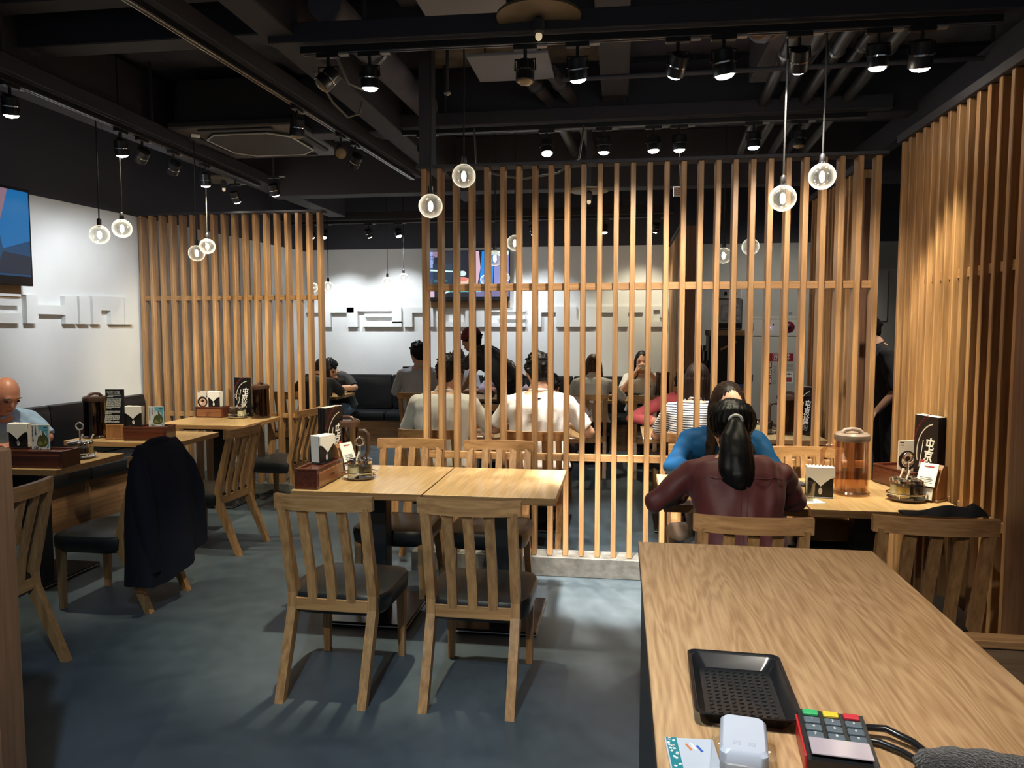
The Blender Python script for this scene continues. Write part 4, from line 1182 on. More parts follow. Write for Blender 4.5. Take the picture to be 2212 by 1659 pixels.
# jar racks
def jar_rack(label, x, y, z, rz, kinds=('dark', 'lemon', 'garlic', 'steel')):
    t = thing('condiment_rack', label, 'condiment rack', (x, y, z), rz, 'wire racks of condiment jars')
    t.scale = (1.1, 1.1, 1.1)
    MB().lathe([(0.004, 0.010), (0.070, 0.010), (0.078, 0.014), (0.070, 0.006), (0.05, 0.0), (0.004, 0.0)], 24).build('base_tray', M_CHROME, t, smooth=40)
    b = MB(); b.tube([(0.084 * math.cos(2 * math.pi * k / 24), 0.066 * math.sin(2 * math.pi * k / 24), 0.034) for k in range(24)], 0.003, 6, closed=True)
    b.build('rail', M_CHROME, t, smooth=60)
    for k in range(4):
        a = math.pi * (0.25 + 0.5 * k)
        MB().tube([(0.080 * math.cos(a), 0.062 * math.sin(a), 0.012), (0.082 * math.cos(a), 0.065 * math.sin(a), 0.034)], 0.003, 6).build('rail_support', M_CHROME, t)
    MB().tube([(0, 0, 0.01), (0, 0, 0.165)], 0.004, 8).build('post', M_CHROME, t, smooth=60)
    b = MB(); b.tube([(0.020 * math.cos(2 * math.pi * k / 16), 0, 0.184 + 0.020 * math.sin(2 * math.pi * k / 16)) for k in range(16)], 0.0045, 8, closed=True)
    b.build('ring_handle', M_CHROME, t, smooth=60)
    for k, kind in enumerate(kinds):
        a = math.pi * (0.25 + 0.5 * k)
        cx, cy = 0.043 * math.cos(a), 0.034 * math.sin(a)
        j = MB().lathe([(0.004, 0.0), (0.027, 0.0), (0.029, 0.004), (0.029, 0.070), (0.026, 0.074), (0.026, 0.066), (0.026, 0.005), (0.004, 0.004)], 18, cap=False).build('jar', M_GLASS, t, (cx, cy, 0.014), smooth=40)
        fill = {'dark': M_DARKS, 'lemon': M_LEMON, 'garlic': M_GARLIC, 'steel': M_DARKS}[kind]
        MB().lathe([(0.003, 0.006), (0.0255, 0.006), (0.0255, 0.050), (0.003, 0.048)], 16).build('contents', fill, j, smooth=40)
        MB().lathe([(0.030, 0.066), (0.030, 0.078), (0.022, 0.084), (0.004, 0.086)], 18, cap=True).build('jar_lid', M_CHROME, j, smooth=40)
        if kind in ('lemon', 'garlic'):
            MB().tube([(0.0, 0, 0.05), (0.022, 0.004, 0.10), (0.030, 0.006, 0.118)], [0.003, 0.0035, 0.006], 6).build('spoon', M_CREAM, j, smooth=60)
    return t
jar_rack('wire condiment rack with ring handle on the twin table', -1.385, 3.85, TZ, 20)
jar_rack('wire condiment rack with ring handle by the slat wall', 1.345, 3.72, TZ, 10, ('steel', 'garlic', 'lemon', 'dark'))
jar_rack('wire condiment rack with ring handle near the bald man', -3.33, 4.21, TZ, 10, ('lemon', 'garlic', 'dark', 'steel'))
jar_rack('wire condiment rack in front of the dark pitcher by the wall side screen', -3.43, 6.35, TZ, 10, ('garlic', 'lemon', 'dark', 'garlic'))
jar_rack('wire condiment rack behind the wide screen near the corridor', 1.10, 5.98, TZ, 0)

def tumbler(label, x, y, z, water=True):
    t = thing('water_glass', label, 'glass', (x, y, z), 0, 'water glasses')
    MB().lathe([(0.003, 0.006), (0.028, 0.006), (0.034, 0.088), (0.0355, 0.088), (0.030, 0.0), (0.003, 0.0)], 24, cap=False).build('cup', M_GLASS, t, smooth=40)
    if water:
        MB().lathe([(0.002, 0.008), (0.0275, 0.008), (0.030, 0.046), (0.002, 0.046)], 20, cap=False).build('water', M_GLASS, t, smooth=40)
    return t
tumbler('water glass standing on a folded napkin', 0.872, 3.62, TZ + 0.004)
t = tag(MB().box((0, 0, 0.002), (0.11, 0.085, 0.004), rot=(0, 0, 0.25)).build('paper_napkin', M_PAPER, None, (0.885, 3.615, TZ)), 'folded white napkin under the water glass', 'napkin')
tumbler('water glass on the table of the man in the white polo', -0.86, 5.80, TZ)
tumbler('far water glass near the girl with the bowl', 0.50, 8.62, TZ)
t = thing('phone', 'dark blue phone lying near the napkins by the slat wall', 'phone', (0.905, 4.03, TZ), 12)
MB().box((0, 0, 0.006), (0.085, 0.15, 0.012), ch=0.003).build('body', M_BLKPL, t)
MB().box((0, 0, 0.0125), (0.077, 0.14, 0.002)).build('screen', mat('phone_glass', (0.03, 0.07, 0.13), 0.15), t)

# tan bag on the chair behind, black cloth over the chair rail
t = thing('handbag', 'tan soft bag lying on the chair behind the clear pitcher', 'bag', (1.06, 4.10, 0.432))
b = MB(); rings = []
for z, w, d in ((0.0, 0.12, 0.06), (0.012, 0.145, 0.082), (0.07, 0.15, 0.085), (0.11, 0.135, 0.072), (0.128, 0.09, 0.04)):
    rings.append([(w * math.cos(a) * (abs(math.cos(a)) ** 4 + abs(math.sin(a)) ** 4) ** -0.25, d * math.sin(a) * (abs(math.cos(a)) ** 4 + abs(math.sin(a)) ** 4) ** -0.25, z) for a in [2 * math.pi * k / 28 for k in range(28)]])
b.loft(rings).build('bag_body', mat('tan_leather', (0.42, 0.25, 0.10), 0.5, bump=0.2, bscale=60), t, smooth=50)
MB().tube([(-0.08, 0, 0.125), (-0.05, 0.01, 0.15), (0.0, 0.02, 0.155), (0.05, 0.01, 0.15), (0.08, 0, 0.125)], 0.006, 6).build('strap', mat('tan_leather', (0.42, 0.25, 0.10), 0.5), t, smooth=60)
t = thing('black_cloth', 'crumpled black cloth lying over the empty chair rail', 'cloth', (1.20, 2.90, 0.862))
b = MB(); rings = []
for i in range(15):
    x = -0.17 + 0.29 * i / 14
    hgt = 0.010 + 0.026 * math.exp(-((x - 0.0) / 0.07) ** 2) + 0.032 * math.exp(-((x - 0.085) / 0.022) ** 2)
    wd = 0.030 + 0.010 * math.sin(i * 1.3)
    rings.append([(x, wd * math.cos(a), max(0.0, hgt * math.sin(a)) + 0.001) for a in [2 * math.pi * k / 14 for k in range(14)]])
b.loft(rings).build('cloth', mat('black_cloth', (0.012, 0.012, 0.014), 0.8), t, smooth=60)

# dark jacket draped over the chair back
def jacket():
    t = thing('jacket', 'dark navy jacket draped over a chair back near the bald man', 'jacket', (-2.575, 3.86, 0))
    m = mat('navy_cloth', (0.0045, 0.0055, 0.013), 0.85, bump=0.25, bscale=40, spec=0.25)
    b = MB(); rings = []
    nz, na = 26, 56
    for i in range(nz):
        v = i / (nz - 1)
        ring = []
        for k in range(na):
            a = 2 * math.pi * k / na
            c, s = math.cos(a), math.sin(a)
            hem = 0.16 + 0.12 * (0.5 + 0.5 * s) + 0.02 * math.sin(3 * a)
            z = 0.912 - (0.912 - hem) * (v ** 1.0)
            ly = 0.225 + 0.045 * min(1, v * 2.0) + 0.035 * v
            lx = 0.030 + 0.040 * min(1, v * 3) + 0.05 * v
            if v < 0.12:
                q = math.sin(v / 0.12 * math.pi / 2); ly *= 0.8 + 0.2 * q; lx *= 0.55 + 0.45 * q
            fold = 1 + v * 0.16 * math.sin(6 * a + 2.0 * v) + v * 0.09 * math.sin(11 * a + 1.0)
            e = 2.6
            qn = (abs(c) ** e + abs(s) ** e) ** (-1 / e)
            x_ = lx * c * qn * fold + 0.03 * v - 0.0 + 0.02 * v
            ring.append((x_, ly * s * qn * (0.97 + 0.03 * fold), z))
        rings.append(ring)
    b.loft(rings[::-1]).build('body', m, t, smooth=80)
    for s, y0_, tl in ((-1, -0.215, 0.62), (1, 0.215, 0.55)):
        MB().tube([(0.0, y0_ * 0.85, 0.84), (0.035, y0_ * 1.04, 0.74), (0.07, y0_ * 1.12, 0.60), (0.085, y0_ * 1.10, 0.45), (0.10, y0_ * 1.06, 0.86 - tl)], [0.040, 0.052, 0.056, 0.052, 0.046], 14).build('sleeve', m, t, smooth=80)
    MB().tube([(0.0, -0.12, 0.900), (0.0, -0.05, 0.912), (0.0, 0.05, 0.912), (0.0, 0.13, 0.900)], [0.016, 0.024, 0.024, 0.014], 10).build('collar', m, t, smooth=80)
    return t
jacket()

# ------------------------------------------------------------------ on the counter
CZ = 0.811
t = thing('tray', 'black plastic tray lying on the wooden counter', 'tray', (0.243, 1.495, CZ), -2)
b = MB()
def rr_(w, d, z, r=0.018, n=5):
    pts = []
    for (sx, sy, a0) in ((1, 1, 0), (-1, 1, 90), (-1, -1, 180), (1, -1, 270)):
        for k in range(n):
            a = R(a0 + 90 * k / (n - 1))
            pts.append((sx * (w - r) + r * math.cos(a), sy * (d - r) + r * math.sin(a), z))
    return pts
b.loft([rr_(0.074, 0.115, 0.0), rr_(0.090, 0.133, 0.028), rr_(0.096, 0.139, 0.031), rr_(0.096, 0.139, 0.028), rr_(0.094, 0.137, 0.028), rr_(0.088, 0.131, 0.027), rr_(0.072, 0.113, 0.004), rr_(0.070, 0.111, 0.0035)])
b.build('tray_body', M_BLKPL, t, smooth=35)
b = MB()
for i in range(9):
    for j in range(14):
        b.box((-0.058 + 0.0145 * i, -0.095 + 0.0146 * j, 0.0042), (0.008, 0.003, 0.0012), rot=(0, 0, 0.8 * ((i + j) % 2)))
o = b.build('floor_texture', M_BLKPL, t); o['kind'] = 'stuff'

t = thing('plastic_case', 'clear plastic case holding a pale grey device on the counter', 'case', (0.213, 1.262, CZ), -8)
b = MB(); b.loft([rr_(0.055, 0.068, 0.0, 0.012), rr_(0.052, 0.066, 0.026, 0.012), rr_(0.046, 0.060, 0.030, 0.012)])
b.build('shell', M_GLASS, t, smooth=40)
b = MB(); b.loft([rr_(0.036, 0.060, 0.008, 0.012), rr_(0.038, 0.062, 0.012, 0.013), rr_(0.038, 0.062, 0.044, 0.013), rr_(0.033, 0.057, 0.050, 0.013)])
dv = b.build('device', mat('pale_device', (0.50, 0.55, 0.66), 0.35), t, smooth=40)
for dx in (-0.012, 0.012):
    MB().box((dx, -0.035, 0.0505), (0.012, 0.010, 0.002), ch=0.0005).build('button', mat('pale_button', (0.44, 0.49, 0.60), 0.35), dv)

t = thing('plastic_packet', 'flat clear packet with teal print beside the plastic case', 'packet', (0.130, 1.262, CZ), 3)
MB().box((0, 0, 0.003), (0.085, 0.10, 0.006), ch=0.001).build('sheet', mat('packet_sheet', (0.48, 0.53, 0.62), 0.25), t)
b = MB()
tealm = mat('packet_teal', (0.01, 0.20, 0.24), 0.4)
MB().box((-0.031, 0, 0.0068), (0.018, 0.096, 0.0015)).build('teal_band', tealm, t)
b = MB()
rr = random.Random(3)
for i in range(16):
    b.box((-0.031 + rr.uniform(-0.007, 0.007), rr.uniform(-0.044, 0.044), 0.008), (0.005, 0.004, 0.0008), rot=(0, 0, rr.uniform(0, 3)))
o = b.build('white_dots', M_WHITE, t); o['kind'] = 'stuff'
for (x, y, m_) in ((-0.004, 0.02, mat('packet_orange', (0.6, 0.2, 0.08), 0.5)), (0.004, 0.022, M_WHITE), (0.014, 0.016, mat('packet_blue', (0.03, 0.10, 0.45), 0.5))):
    MB().box((x, y, 0.0066), (0.004, 0.020, 0.001), rot=(0, 0, 0.35)).build('print_mark', m_, t)

t = thing('card_reader', 'card reader with green, yellow and red keys on the counter', 'card reader', (0.372, 1.30, CZ), -6)
b = MB(); b.prism([(-0.075, 0.0), (0.075, 0.0), (0.070, 0.042), (-0.075, 0.030)], -0.055, 0.055, 'x')
b.build('casing', M_BLKPL, t)
MB().box((-0.0565, 0.0, 0.018), (0.004, 0.135, 0.03), ch=0.001).build('red_side', mat('reader_red', (0.50, 0.02, 0.025), 0.4), t)
tilt = math.atan2(0.012, 0.145)
for c, (x, m_) in enumerate(((-0.034, mat('key_green', (0.03, 0.42, 0.14), 0.4)), (0.0, mat('key_yellow', (0.75, 0.58, 0.04), 0.4)), (0.034, mat('key_red', (0.60, 0.03, 0.05), 0.4)))):
    MB().box((x, 0.060, 0.0425), (0.026, 0.014, 0.006), rot=(tilt, 0, 0), ch=0.0015).build('key', m_, t)
    for r_ in range(3):
        MB().box((x, 0.036 - 0.022 * r_, 0.0405 - 0.0018 * r_), (0.027, 0.016, 0.006), rot=(tilt, 0, 0), ch=0.0015).build('key', mat('key_grey', (0.10, 0.135, 0.165), 0.4), t)
        lettering(['CHN', 'OK', 'DEL'][c] if False else str([[1, 4, 7], [2, 5, 8], [3, 6, 9]][c][r_]), 0.009, t, (x, 0.036 - 0.022 * r_, 0.0442 - 0.0018 * r_), (tilt, 0, 0), M_WHITE)
MB().box((0.0, -0.045, 0.0385), (0.095, 0.045, 0.003), rot=(tilt, 0, 0), ch=0.001).build('clear_film', mat('film_lavender', (0.42, 0.36, 0.42), 0.15), t)
t = thing('reader_cable', 'black cable looping off the card reader', 'cable', (0.425, 1.36, CZ))
MB().tube([(0.0, 0.0, 0.012), (0.02, 0.012, 0.018), (0.05, 0.008, 0.02), (0.085, -0.02, 0.014), (0.10, -0.06, 0.012), (0.10, -0.12, 0.012)], 0.0065, 8).build('wire', M_BLKPL, t, smooth=60)
MB().tube([(0.0, -0.01, 0.008), (0.03, -0.02, 0.010), (0.06, -0.045, 0.009), (0.09, -0.09, 0.008)], 0.0055, 8).build('wire', M_BLKPL, t, smooth=60)
t = thing('cloth_pouch', 'black fuzzy pouch lying at the counter edge', 'pouch', (0.59, 1.262, CZ), -4)
b = MB(); rings = []
for i in range(13):
    x = -0.105 + 0.21 * i / 12
    f = (1 - abs(x / 0.107) ** 3.0) ** 0.5
    rings.append([(x, (0.048 + 0.006 * math.sin(i * 2.1)) * f * math.cos(a) - 0.12 * abs(x) * 0.3, 0.020 + 0.020 * f * math.sin(a)) for a in [2 * math.pi * k / 18 for k in range(18)]])
b.loft(rings).build('pouch_body', mat('fuzzy_black', (0.010, 0.010, 0.012), 0.95, bump=1.0, bscale=220, sheen=0.3), t, smooth=80)

# ------------------------------------------------------------------ grey corridor wall: hydrant cabinet, service cart
t = thing('hydrant_cabinet', 'grey wall hydrant cabinet with red bell and red sign', 'hydrant cabinet', (1.93, 9.885, 0))
MG = mat('cabinet_grey', (0.50, 0.50, 0.46), 0.5)
MB().box((0, 0, 1.56), (0.66, 0.03, 0.21), ch=0.004).build('alarm_panel', MG, t)
d = MB().box((0, 0, 0.86), (0.66, 0.03, 1.17), ch=0.004).build('door', MG, t)
MB().box((0, 0, 1.685), (0.66, 0.03, 0.03), ch=0.002).build('cap_strip', MG, t)
MB().lathe([(0.004, 0.035), (0.03, 0.034), (0.055, 0.026), (0.07, 0.008), (0.072, 0.0), (0.004, 0.0)], 28).build('bell', mat('bell_red', (0.16, 0.012, 0.03), 0.3), t, (0.17, -0.015, 1.565), smooth=40, rot=(R(90), 0, 0))
MB().lathe([(0.004, 0.05), (0.022, 0.048), (0.024, 0.034), (0.004, 0.03)], 14).build('bell_hub', M_BLKPL, t, (0.17, -0.012, 1.56), smooth=40, rot=(R(90), 0, 0))
MB().ball((-0.08, -0.025, 1.56), 0.024, 14, 10).build('signal_lamp', mat('signal_lamp', (0.5, 0.4, 0.9), 0.2, emit=(0.6, 0.45, 1.0), es=4.0), t, smooth=60)
MB().box((-0.265, -0.017, 1.57), (0.022, 0.012, 0.09), ch=0.002).build('handle', M_STEEL, t)
MB().box((-0.265, -0.017, 0.92), (0.024, 0.012, 0.09), ch=0.002).build('handle', mat('dark_handle', (0.05, 0.055, 0.06), 0.4), d)
MB().ball((-0.02, -0.022, 1.60), 0.010, 10, 8).build('push_button', M_BLKPL, t, smooth=60)
HR = mat('hydrant_red', (0.26, 0.008, 0.02), 0.5)
flat(t, 'sign', [(rect(-0.065, 1.135, 0.235, 1.235), HR)] + [(rect(-0.07, z, -0.025, z + 0.082), HR) for z in (1.045, 0.945, 0.845)], off=-0.016)
lettering('消防栓', 0.075, t, (0.085, -0.018, 1.195), (R(90), 0, 0), M_INK)
lettering('FIRE HYDRANT', 0.028, t, (0.085, -0.018, 1.149), (R(90), 0, 0), M_INK)
for s, z in (('1', 1.086), ('2', 0.986), ('3', 0.886)):
    lettering(s, 0.075, t, (-0.047, -0.018, z), (R(90), 0, 0), M_INK, bold=0.002)
lettering('滅火器', 0.05, t, (0.14, 0.012, 1.735), (R(90), 0, 0), mat('grey_ink', (0.15, 0.15, 0.14), 0.6))
flat(t, 'print', [(rect(0.13, 0.86, 0.235, 1.0), M_INK), (rect(0.145, 0.875, 0.22, 0.93), mat('label_red', (0.35, 0.06, 0.07), 0.5)), (ell(0.16, 0.975, 0.008, 0.008), M_DKINK), (ell(0.185, 0.975, 0.011, 0.011), M_DKINK), (ell(0.21, 0.975, 0.008, 0.008), M_DKINK)] + [(rect(0.13, 1.03 + 0.02 * i, 0.23, 1.033 + 0.02 * i), M_DKINK) for i in range(4)] + [(rect(-0.012, 0.85 + 0.02 * i, 0.03, 0.852 + 0.02 * i), M_DKINK) for i in range(12)], off=-0.016)
t = thing('service_station', 'black service cart with wooden rim under a steel dispenser', 'cart', (1.17, 8.65, 0))
MB().box((0, 0, 0.46), (0.40, 0.42, 0.90), ch=0.005).build('lower_cabinet', W_BOARD, t)
MB().box((0, -0.03, 0.925), (0.40, 0.36, 0.03), ch=0.004).build('blue_tray', mat('tray_blue', (0.03, 0.09, 0.30), 0.4), t)
MB().box((0.0, 0, 1.21), (0.40, 0.34, 0.52), ch=0.004).build('black_box', M_BLKPL, t)
MB().box((0.0, 0, 1.50), (0.42, 0.37, 0.06), ch=0.004).build('wooden_rim', W_RAIL, t)
MB().box((0.0, -0.19, 1.36), (0.19, 0.014, 0.022), rot=(0, R(-28), 0)).build('wooden_stick', W_RAIL, t)
MB().box((0.02, 0, 1.70), (0.26, 0.28, 0.34), ch=0.01).build('steel_dispenser', M_STEEL, t)
MB().box((0.02, -0.145, 1.72), (0.20, 0.008, 0.17), ch=0.003).build('clear_front', mat('foil_front', (0.45, 0.46, 0.48), 0.25, 0.6, bump=1.0, bscale=30), t)
MB().box((0.02, -0.145, 1.575), (0.24, 0.01, 0.06)).build('black_base', M_BLKPL, t)
MB().box((0.02, 0, 1.95), (0.24, 0.24, 0.15), ch=0.006).build('upper_unit', mat('cabinet_white', (0.62, 0.62, 0.60), 0.5), t)
for dx in (-0.05, 0.05):
    MB().box((0.02 + dx, -0.122, 1.93), (0.03, 0.004, 0.04)).build('vent_hole', M_BLKPL, t)
MB().box((-0.25, 0, 1.10), (0.09, 0.25, 0.18), ch=0.004).build('side_rack', M_BLKPL, t)
t = thing('steel_cutlery_pot', 'steel pot of spoons beside the service cart', 'pot', (0.92, 8.62, 1.19))
MB().lathe([(0.004, 0.0), (0.04, 0.0), (0.042, 0.11), (0.039, 0.11), (0.037, 0.006), (0.004, 0.006)], 16, cap=False).build('pot', M_STEEL, t, smooth=40)
for k in range(5):
    MB().tube([(0.012 * math.cos(k * 1.3), 0.012 * math.sin(k * 1.3), 0.02), (0.028 * math.cos(k * 1.3), 0.028 * math.sin(k * 1.3), 0.17)], [0.003, 0.006], 6).build('spoon', M_STEEL, t)
t = thing('wall_panel_door', 'grey flush service door beside the far slat wall', 'door', (2.95, 9.885, 0))
MB().box((0, 0, 1.15), (0.85, 0.03, 2.28), ch=0.004).build('door_leaf', MG, t)
MB().box((-0.36, -0.022, 1.5), (0.02, 0.016, 0.5), ch=0.003).build('dark_slot', M_BLACK, t)
MB().box((0.15, -0.03, 1.95), (0.30, 0.04, 0.62), ch=0.004).build('raised_panel', mat('cabinet_white', (0.62, 0.62, 0.60), 0.5), t)
t = thing('ceiling_notice', 'small white notice with red text hanging on the black beam', 'sign', (0.38, 5.22, 2.46))
MB().box((0, 0, 0), (0.075, 0.006, 0.065), ch=0.001).build('plate', M_PAPER, t)
flat(t, 'print', [(rect(-0.025, -0.02 + 0.012 * i, 0.025, -0.017 + 0.012 * i), mat('label_red', (0.35, 0.06, 0.07), 0.5)) for i in range(3)] + [(ell(0, 0.02, 0.006, 0.006), mat('label_red', (0.35, 0.06, 0.07), 0.5))], off=-0.0031)
MB().tube([(0, 0.004, 0.03), (0, 0.004, 0.50)], 0.003, 6).build('wire', M_BEAM, t)

# bowls and plates on the far tables
def bowl(label, x, y, z, r=0.085, m=None, fill=None):
    t = thing('bowl', label, 'bowl', (x, y, z), 0, 'bowls on the far tables')
    MB().lathe([(0.004, 0.006), (r * 0.45, 0.006), (r * 0.9, r * 0.55), (r, r * 0.8), (r * 1.02, r * 0.8), (r * 0.5, 0.0), (0.004, 0.0)], 22, cap=False).build('bowl_wall', m or M_WHITE, t, smooth=40)
    MB().lathe([(0.003, r * 0.55), (r * 0.9, r * 0.55), (r * 0.5, r * 0.62), (0.003, r * 0.66)], 18, cap=False).build('food', fill or M_LEMON, t, smooth=60)
    return t
bowl('white bowl under the arm of the woman in black', -3.62, 8.66, TZ, 0.08, M_WHITE, M_GARLIC)
bowl('dark bowl of food before the bending waiter', -1.52, 8.72, TZ, 0.085, M_MENU, M_GARLIC)
bowl('white bowl near the lavender sleeves', -1.28, 8.78, TZ, 0.075, M_WHITE, MATS['card_pork'])
bowl('dark bowl in front of the woman in the cream top', -0.35, 8.72, TZ, 0.085, M_MENU, M_LEMON)
bowl('dark bowl in front of the girl drinking', 0.18, 8.70, TZ, 0.08, M_MENU, M_LEMON)
bowl('dark bowl between the two women at the maroon table', 0.55, 3.72, TZ, 0.095, M_MENU, M_LEMON)
bowl('dark bowl in front of the striped shirt', 0.50, 5.85, TZ, 0.09, M_MENU, M_LEMON)
t = thing('table_sign', 'little cream table sign before the girl drinking', 'sign', (0.26, 8.58, TZ), 0)
MB().box((0, 0, 0.03), (0.09, 0.012, 0.06), ch=0.002).build('plate', M_CREAM, t)
MB().box((0, -0.007, 0.034), (0.06, 0.002, 0.025)).build('dark_print', M_DKINK, t)

# ------------------------------------------------------------------ people
def fuse(mb, name, m, voxel, smooth=6, folds=0.0, seed=0, fscale=1.0, strand=None):
    """Grow one continuous skin over the built volumes."""
    me = mb.mesh(name + '_tmp', m)
    o = bpy.data.objects.new(name + '_tmp', me)
    COL.objects.link(o)
    md = o.modifiers.new('r', 'REMESH'); md.mode = 'VOXEL'; md.voxel_size = voxel
    if smooth:
        sm = o.modifiers.new('s', 'SMOOTH'); sm.factor = 0.5; sm.iterations = smooth
    dg = bpy.context.evaluated_depsgraph_get()
    out = bpy.data.meshes.new_from_object(o.evaluated_get(dg))
    bpy.data.objects.remove(o); bpy.data.meshes.remove(me)
    out.name = name
    out.materials.clear(); out.materials.append(m)
    n = len(out.vertices)
    if folds and n:
        co = np.empty(n * 3); out.vertices.foreach_get('co', co); co = co.reshape(-1, 3)
        no = np.empty(n * 3); out.vertices.foreach_get('normal', no); no = no.reshape(-1, 3)
        ph = np.random.default_rng(seed).uniform(0, 6.28, 8)
        x, y, z = co.T * fscale
        f = 0.45 * np.sin(z * 34 + 2.6 * np.sin(x * 13 + ph[0]) + ph[1]) * (0.5 + 0.5 * np.sin(x * 9 + y * 6 + ph[5])) \
            + 0.35 * np.sin(x * 46 + 14 * z + 2.2 * np.sin(z * 12 + ph[2]) + ph[3]) * (0.5 + 0.5 * np.sin(z * 8 + ph[6])) \
            + 0.30 * np.sin((x + y) * 62 - z * 48 + 2 * np.sin(y * 17 + ph[4]) + ph[7])
        if strand is not None:
            an = np.arctan2(co[:, 1] - strand[1], co[:, 0] - strand[0])
            f = 0.5 * np.sin(an * 31 + 3 * np.sin(co[:, 2] * 22 + ph[0])) + 0.4 * np.sin(an * 57 + 5 * np.sin(co[:, 2] * 31 + ph[1])) + 0.3 * f
        co = co + no * (f * folds)[:, None]
        out.vertices.foreach_set('co', co.ravel())
    out.polygons.foreach_set('use_smooth', [True] * len(out.polygons))
    out.update()
    return out

SKIN = mat('skin_warm', (0.56, 0.31, 0.205), 0.5, var=0.06, vscale=9)
SKIN2 = mat('skin_pale', (0.66, 0.41, 0.29), 0.5, var=0.05, vscale=9)
SKINR = mat('skin_ruddy', (0.50, 0.215, 0.145), 0.42, var=0.08, vscale=8)
LIP = mat('lip', (0.38, 0.13, 0.11), 0.4); EYE = mat('eye_dark', (0.015, 0.010, 0.008), 0.15)
def hair_mat(name, c, rough=0.45):
    m = wood(name, tuple(v * 0.55 for v in c), tuple(min(1, v * 1.5) for v in c), 2, rough=rough, grain=2.2, vary=0.0)
    m.node_tree.nodes['Principled BSDF'].inputs['Specular IOR Level'].default_value = 0.20
    return m
H_BLACK = hair_mat('hair_black', (0.006, 0.0055, 0.006))
H_BROWN = hair_mat('hair_dark_brown', (0.020, 0.012, 0.010))
H_COPPER = hair_mat('hair_copper_brown', (0.085, 0.040, 0.022))
H_GREY = hair_mat('hair_grey', (0.10, 0.09, 0.085))
def cloth(name, c, rough=0.8, bump=0.15):
    return mat(name, c, rough, bump=bump, bscale=70, sheen=0.08)
def striped(name):
    m = bpy.data.materials.new(name); m.use_nodes = True
    N, L = m.node_tree.nodes, m.node_tree.links
    b = N['Principled BSDF']; b.inputs['Roughness'].default_value = 0.8
    tc = N.new('ShaderNodeTexCoord'); sp = N.new('ShaderNodeSeparateXYZ'); L.new(tc.outputs['Object'], sp.inputs[0])
    mu = N.new('ShaderNodeMath'); mu.operation = 'MULTIPLY'; mu.inputs[1].default_value = 62.0
    L.new(sp.outputs['Z'], mu.inputs[0])
    fr = N.new('ShaderNodeMath'); fr.operation = 'FRACT'; L.new(mu.outputs[0], fr.inputs[0])
    gt = N.new('ShaderNodeMath'); gt.operation = 'GREATER_THAN'; gt.inputs[1].default_value = 0.58; L.new(fr.outputs[0], gt.inputs[0])
    r = N.new('ShaderNodeMix'); r.data_type = 'RGBA'
    r.inputs[6].default_value = (0.70, 0.70, 0.70, 1); r.inputs[7].default_value = (0.03, 0.035, 0.06, 1)
    L.new(gt.outputs[0], r.inputs['Factor']); L.new(r.outputs[2], b.inputs['Base Color'])
    MATS[name] = m
    return m

def add_hand(mb, w, d, n, side, curl=0.5, s=1.0):
    """Palm, four unequal bent fingers and a thumb leaving the side of the palm. w wrist, d pointing direction, n palm normal."""
    w, d, n = Vector(w), Vector(d).normalized(), Vector(n)
    n = (n - d * n.dot(d)).normalized()
    lat = d.cross(n) * side
    for off in (-0.026, -0.009, 0.009, 0.026):
        mb.cone(w + lat * off * 0.6 * s, w + (d * 0.080 + lat * off) * s, 0.016 * s, 0.012 * s, 8)
    for off, L1, L2 in ((-0.030, 0.034, 0.040), (-0.010, 0.040, 0.046), (0.010, 0.038, 0.043), (0.029, 0.028, 0.034)):
        k0 = w + (d * 0.082 + lat * off) * s
        d1 = (d * math.cos(curl) + n * math.sin(curl)).normalized()
        k1 = k0 + d1 * L1 * s
        d2 = (d * math.cos(curl * 2.2) + n * math.sin(curl * 2.2)).normalized()
        mb.cone(k0, k1, 0.0095 * s, 0.0088 * s, 8)
        mb.cone(k1, k1 + d2 * L2 * s, 0.0088 * s, 0.0075 * s, 8)
    t0 = w + (d * 0.022 - lat * 0.028) * s
    t1 = t0 + (d * 0.035 - lat * 0.028 + n * 0.012) * s
    mb.cone(t0, t1, 0.014 * s, 0.011 * s, 8)
    mb.cone(t1, t1 + (d * 0.030 - lat * 0.006 + n * 0.014) * s, 0.011 * s, 0.008 * s, 8)

RINGS = [(-0.07, 0.150, 0.105), (0.0, 0.178, 0.125), (0.10, 0.160, 0.116), (0.20, 0.150, 0.106), (0.30, 0.164, 0.114), (0.39, 0.176, 0.112), (0.445, 0.165, 0.094), (0.485, 0.110, 0.075), (0.515, 0.066, 0.062), (0.55, 0.055, 0.056)]

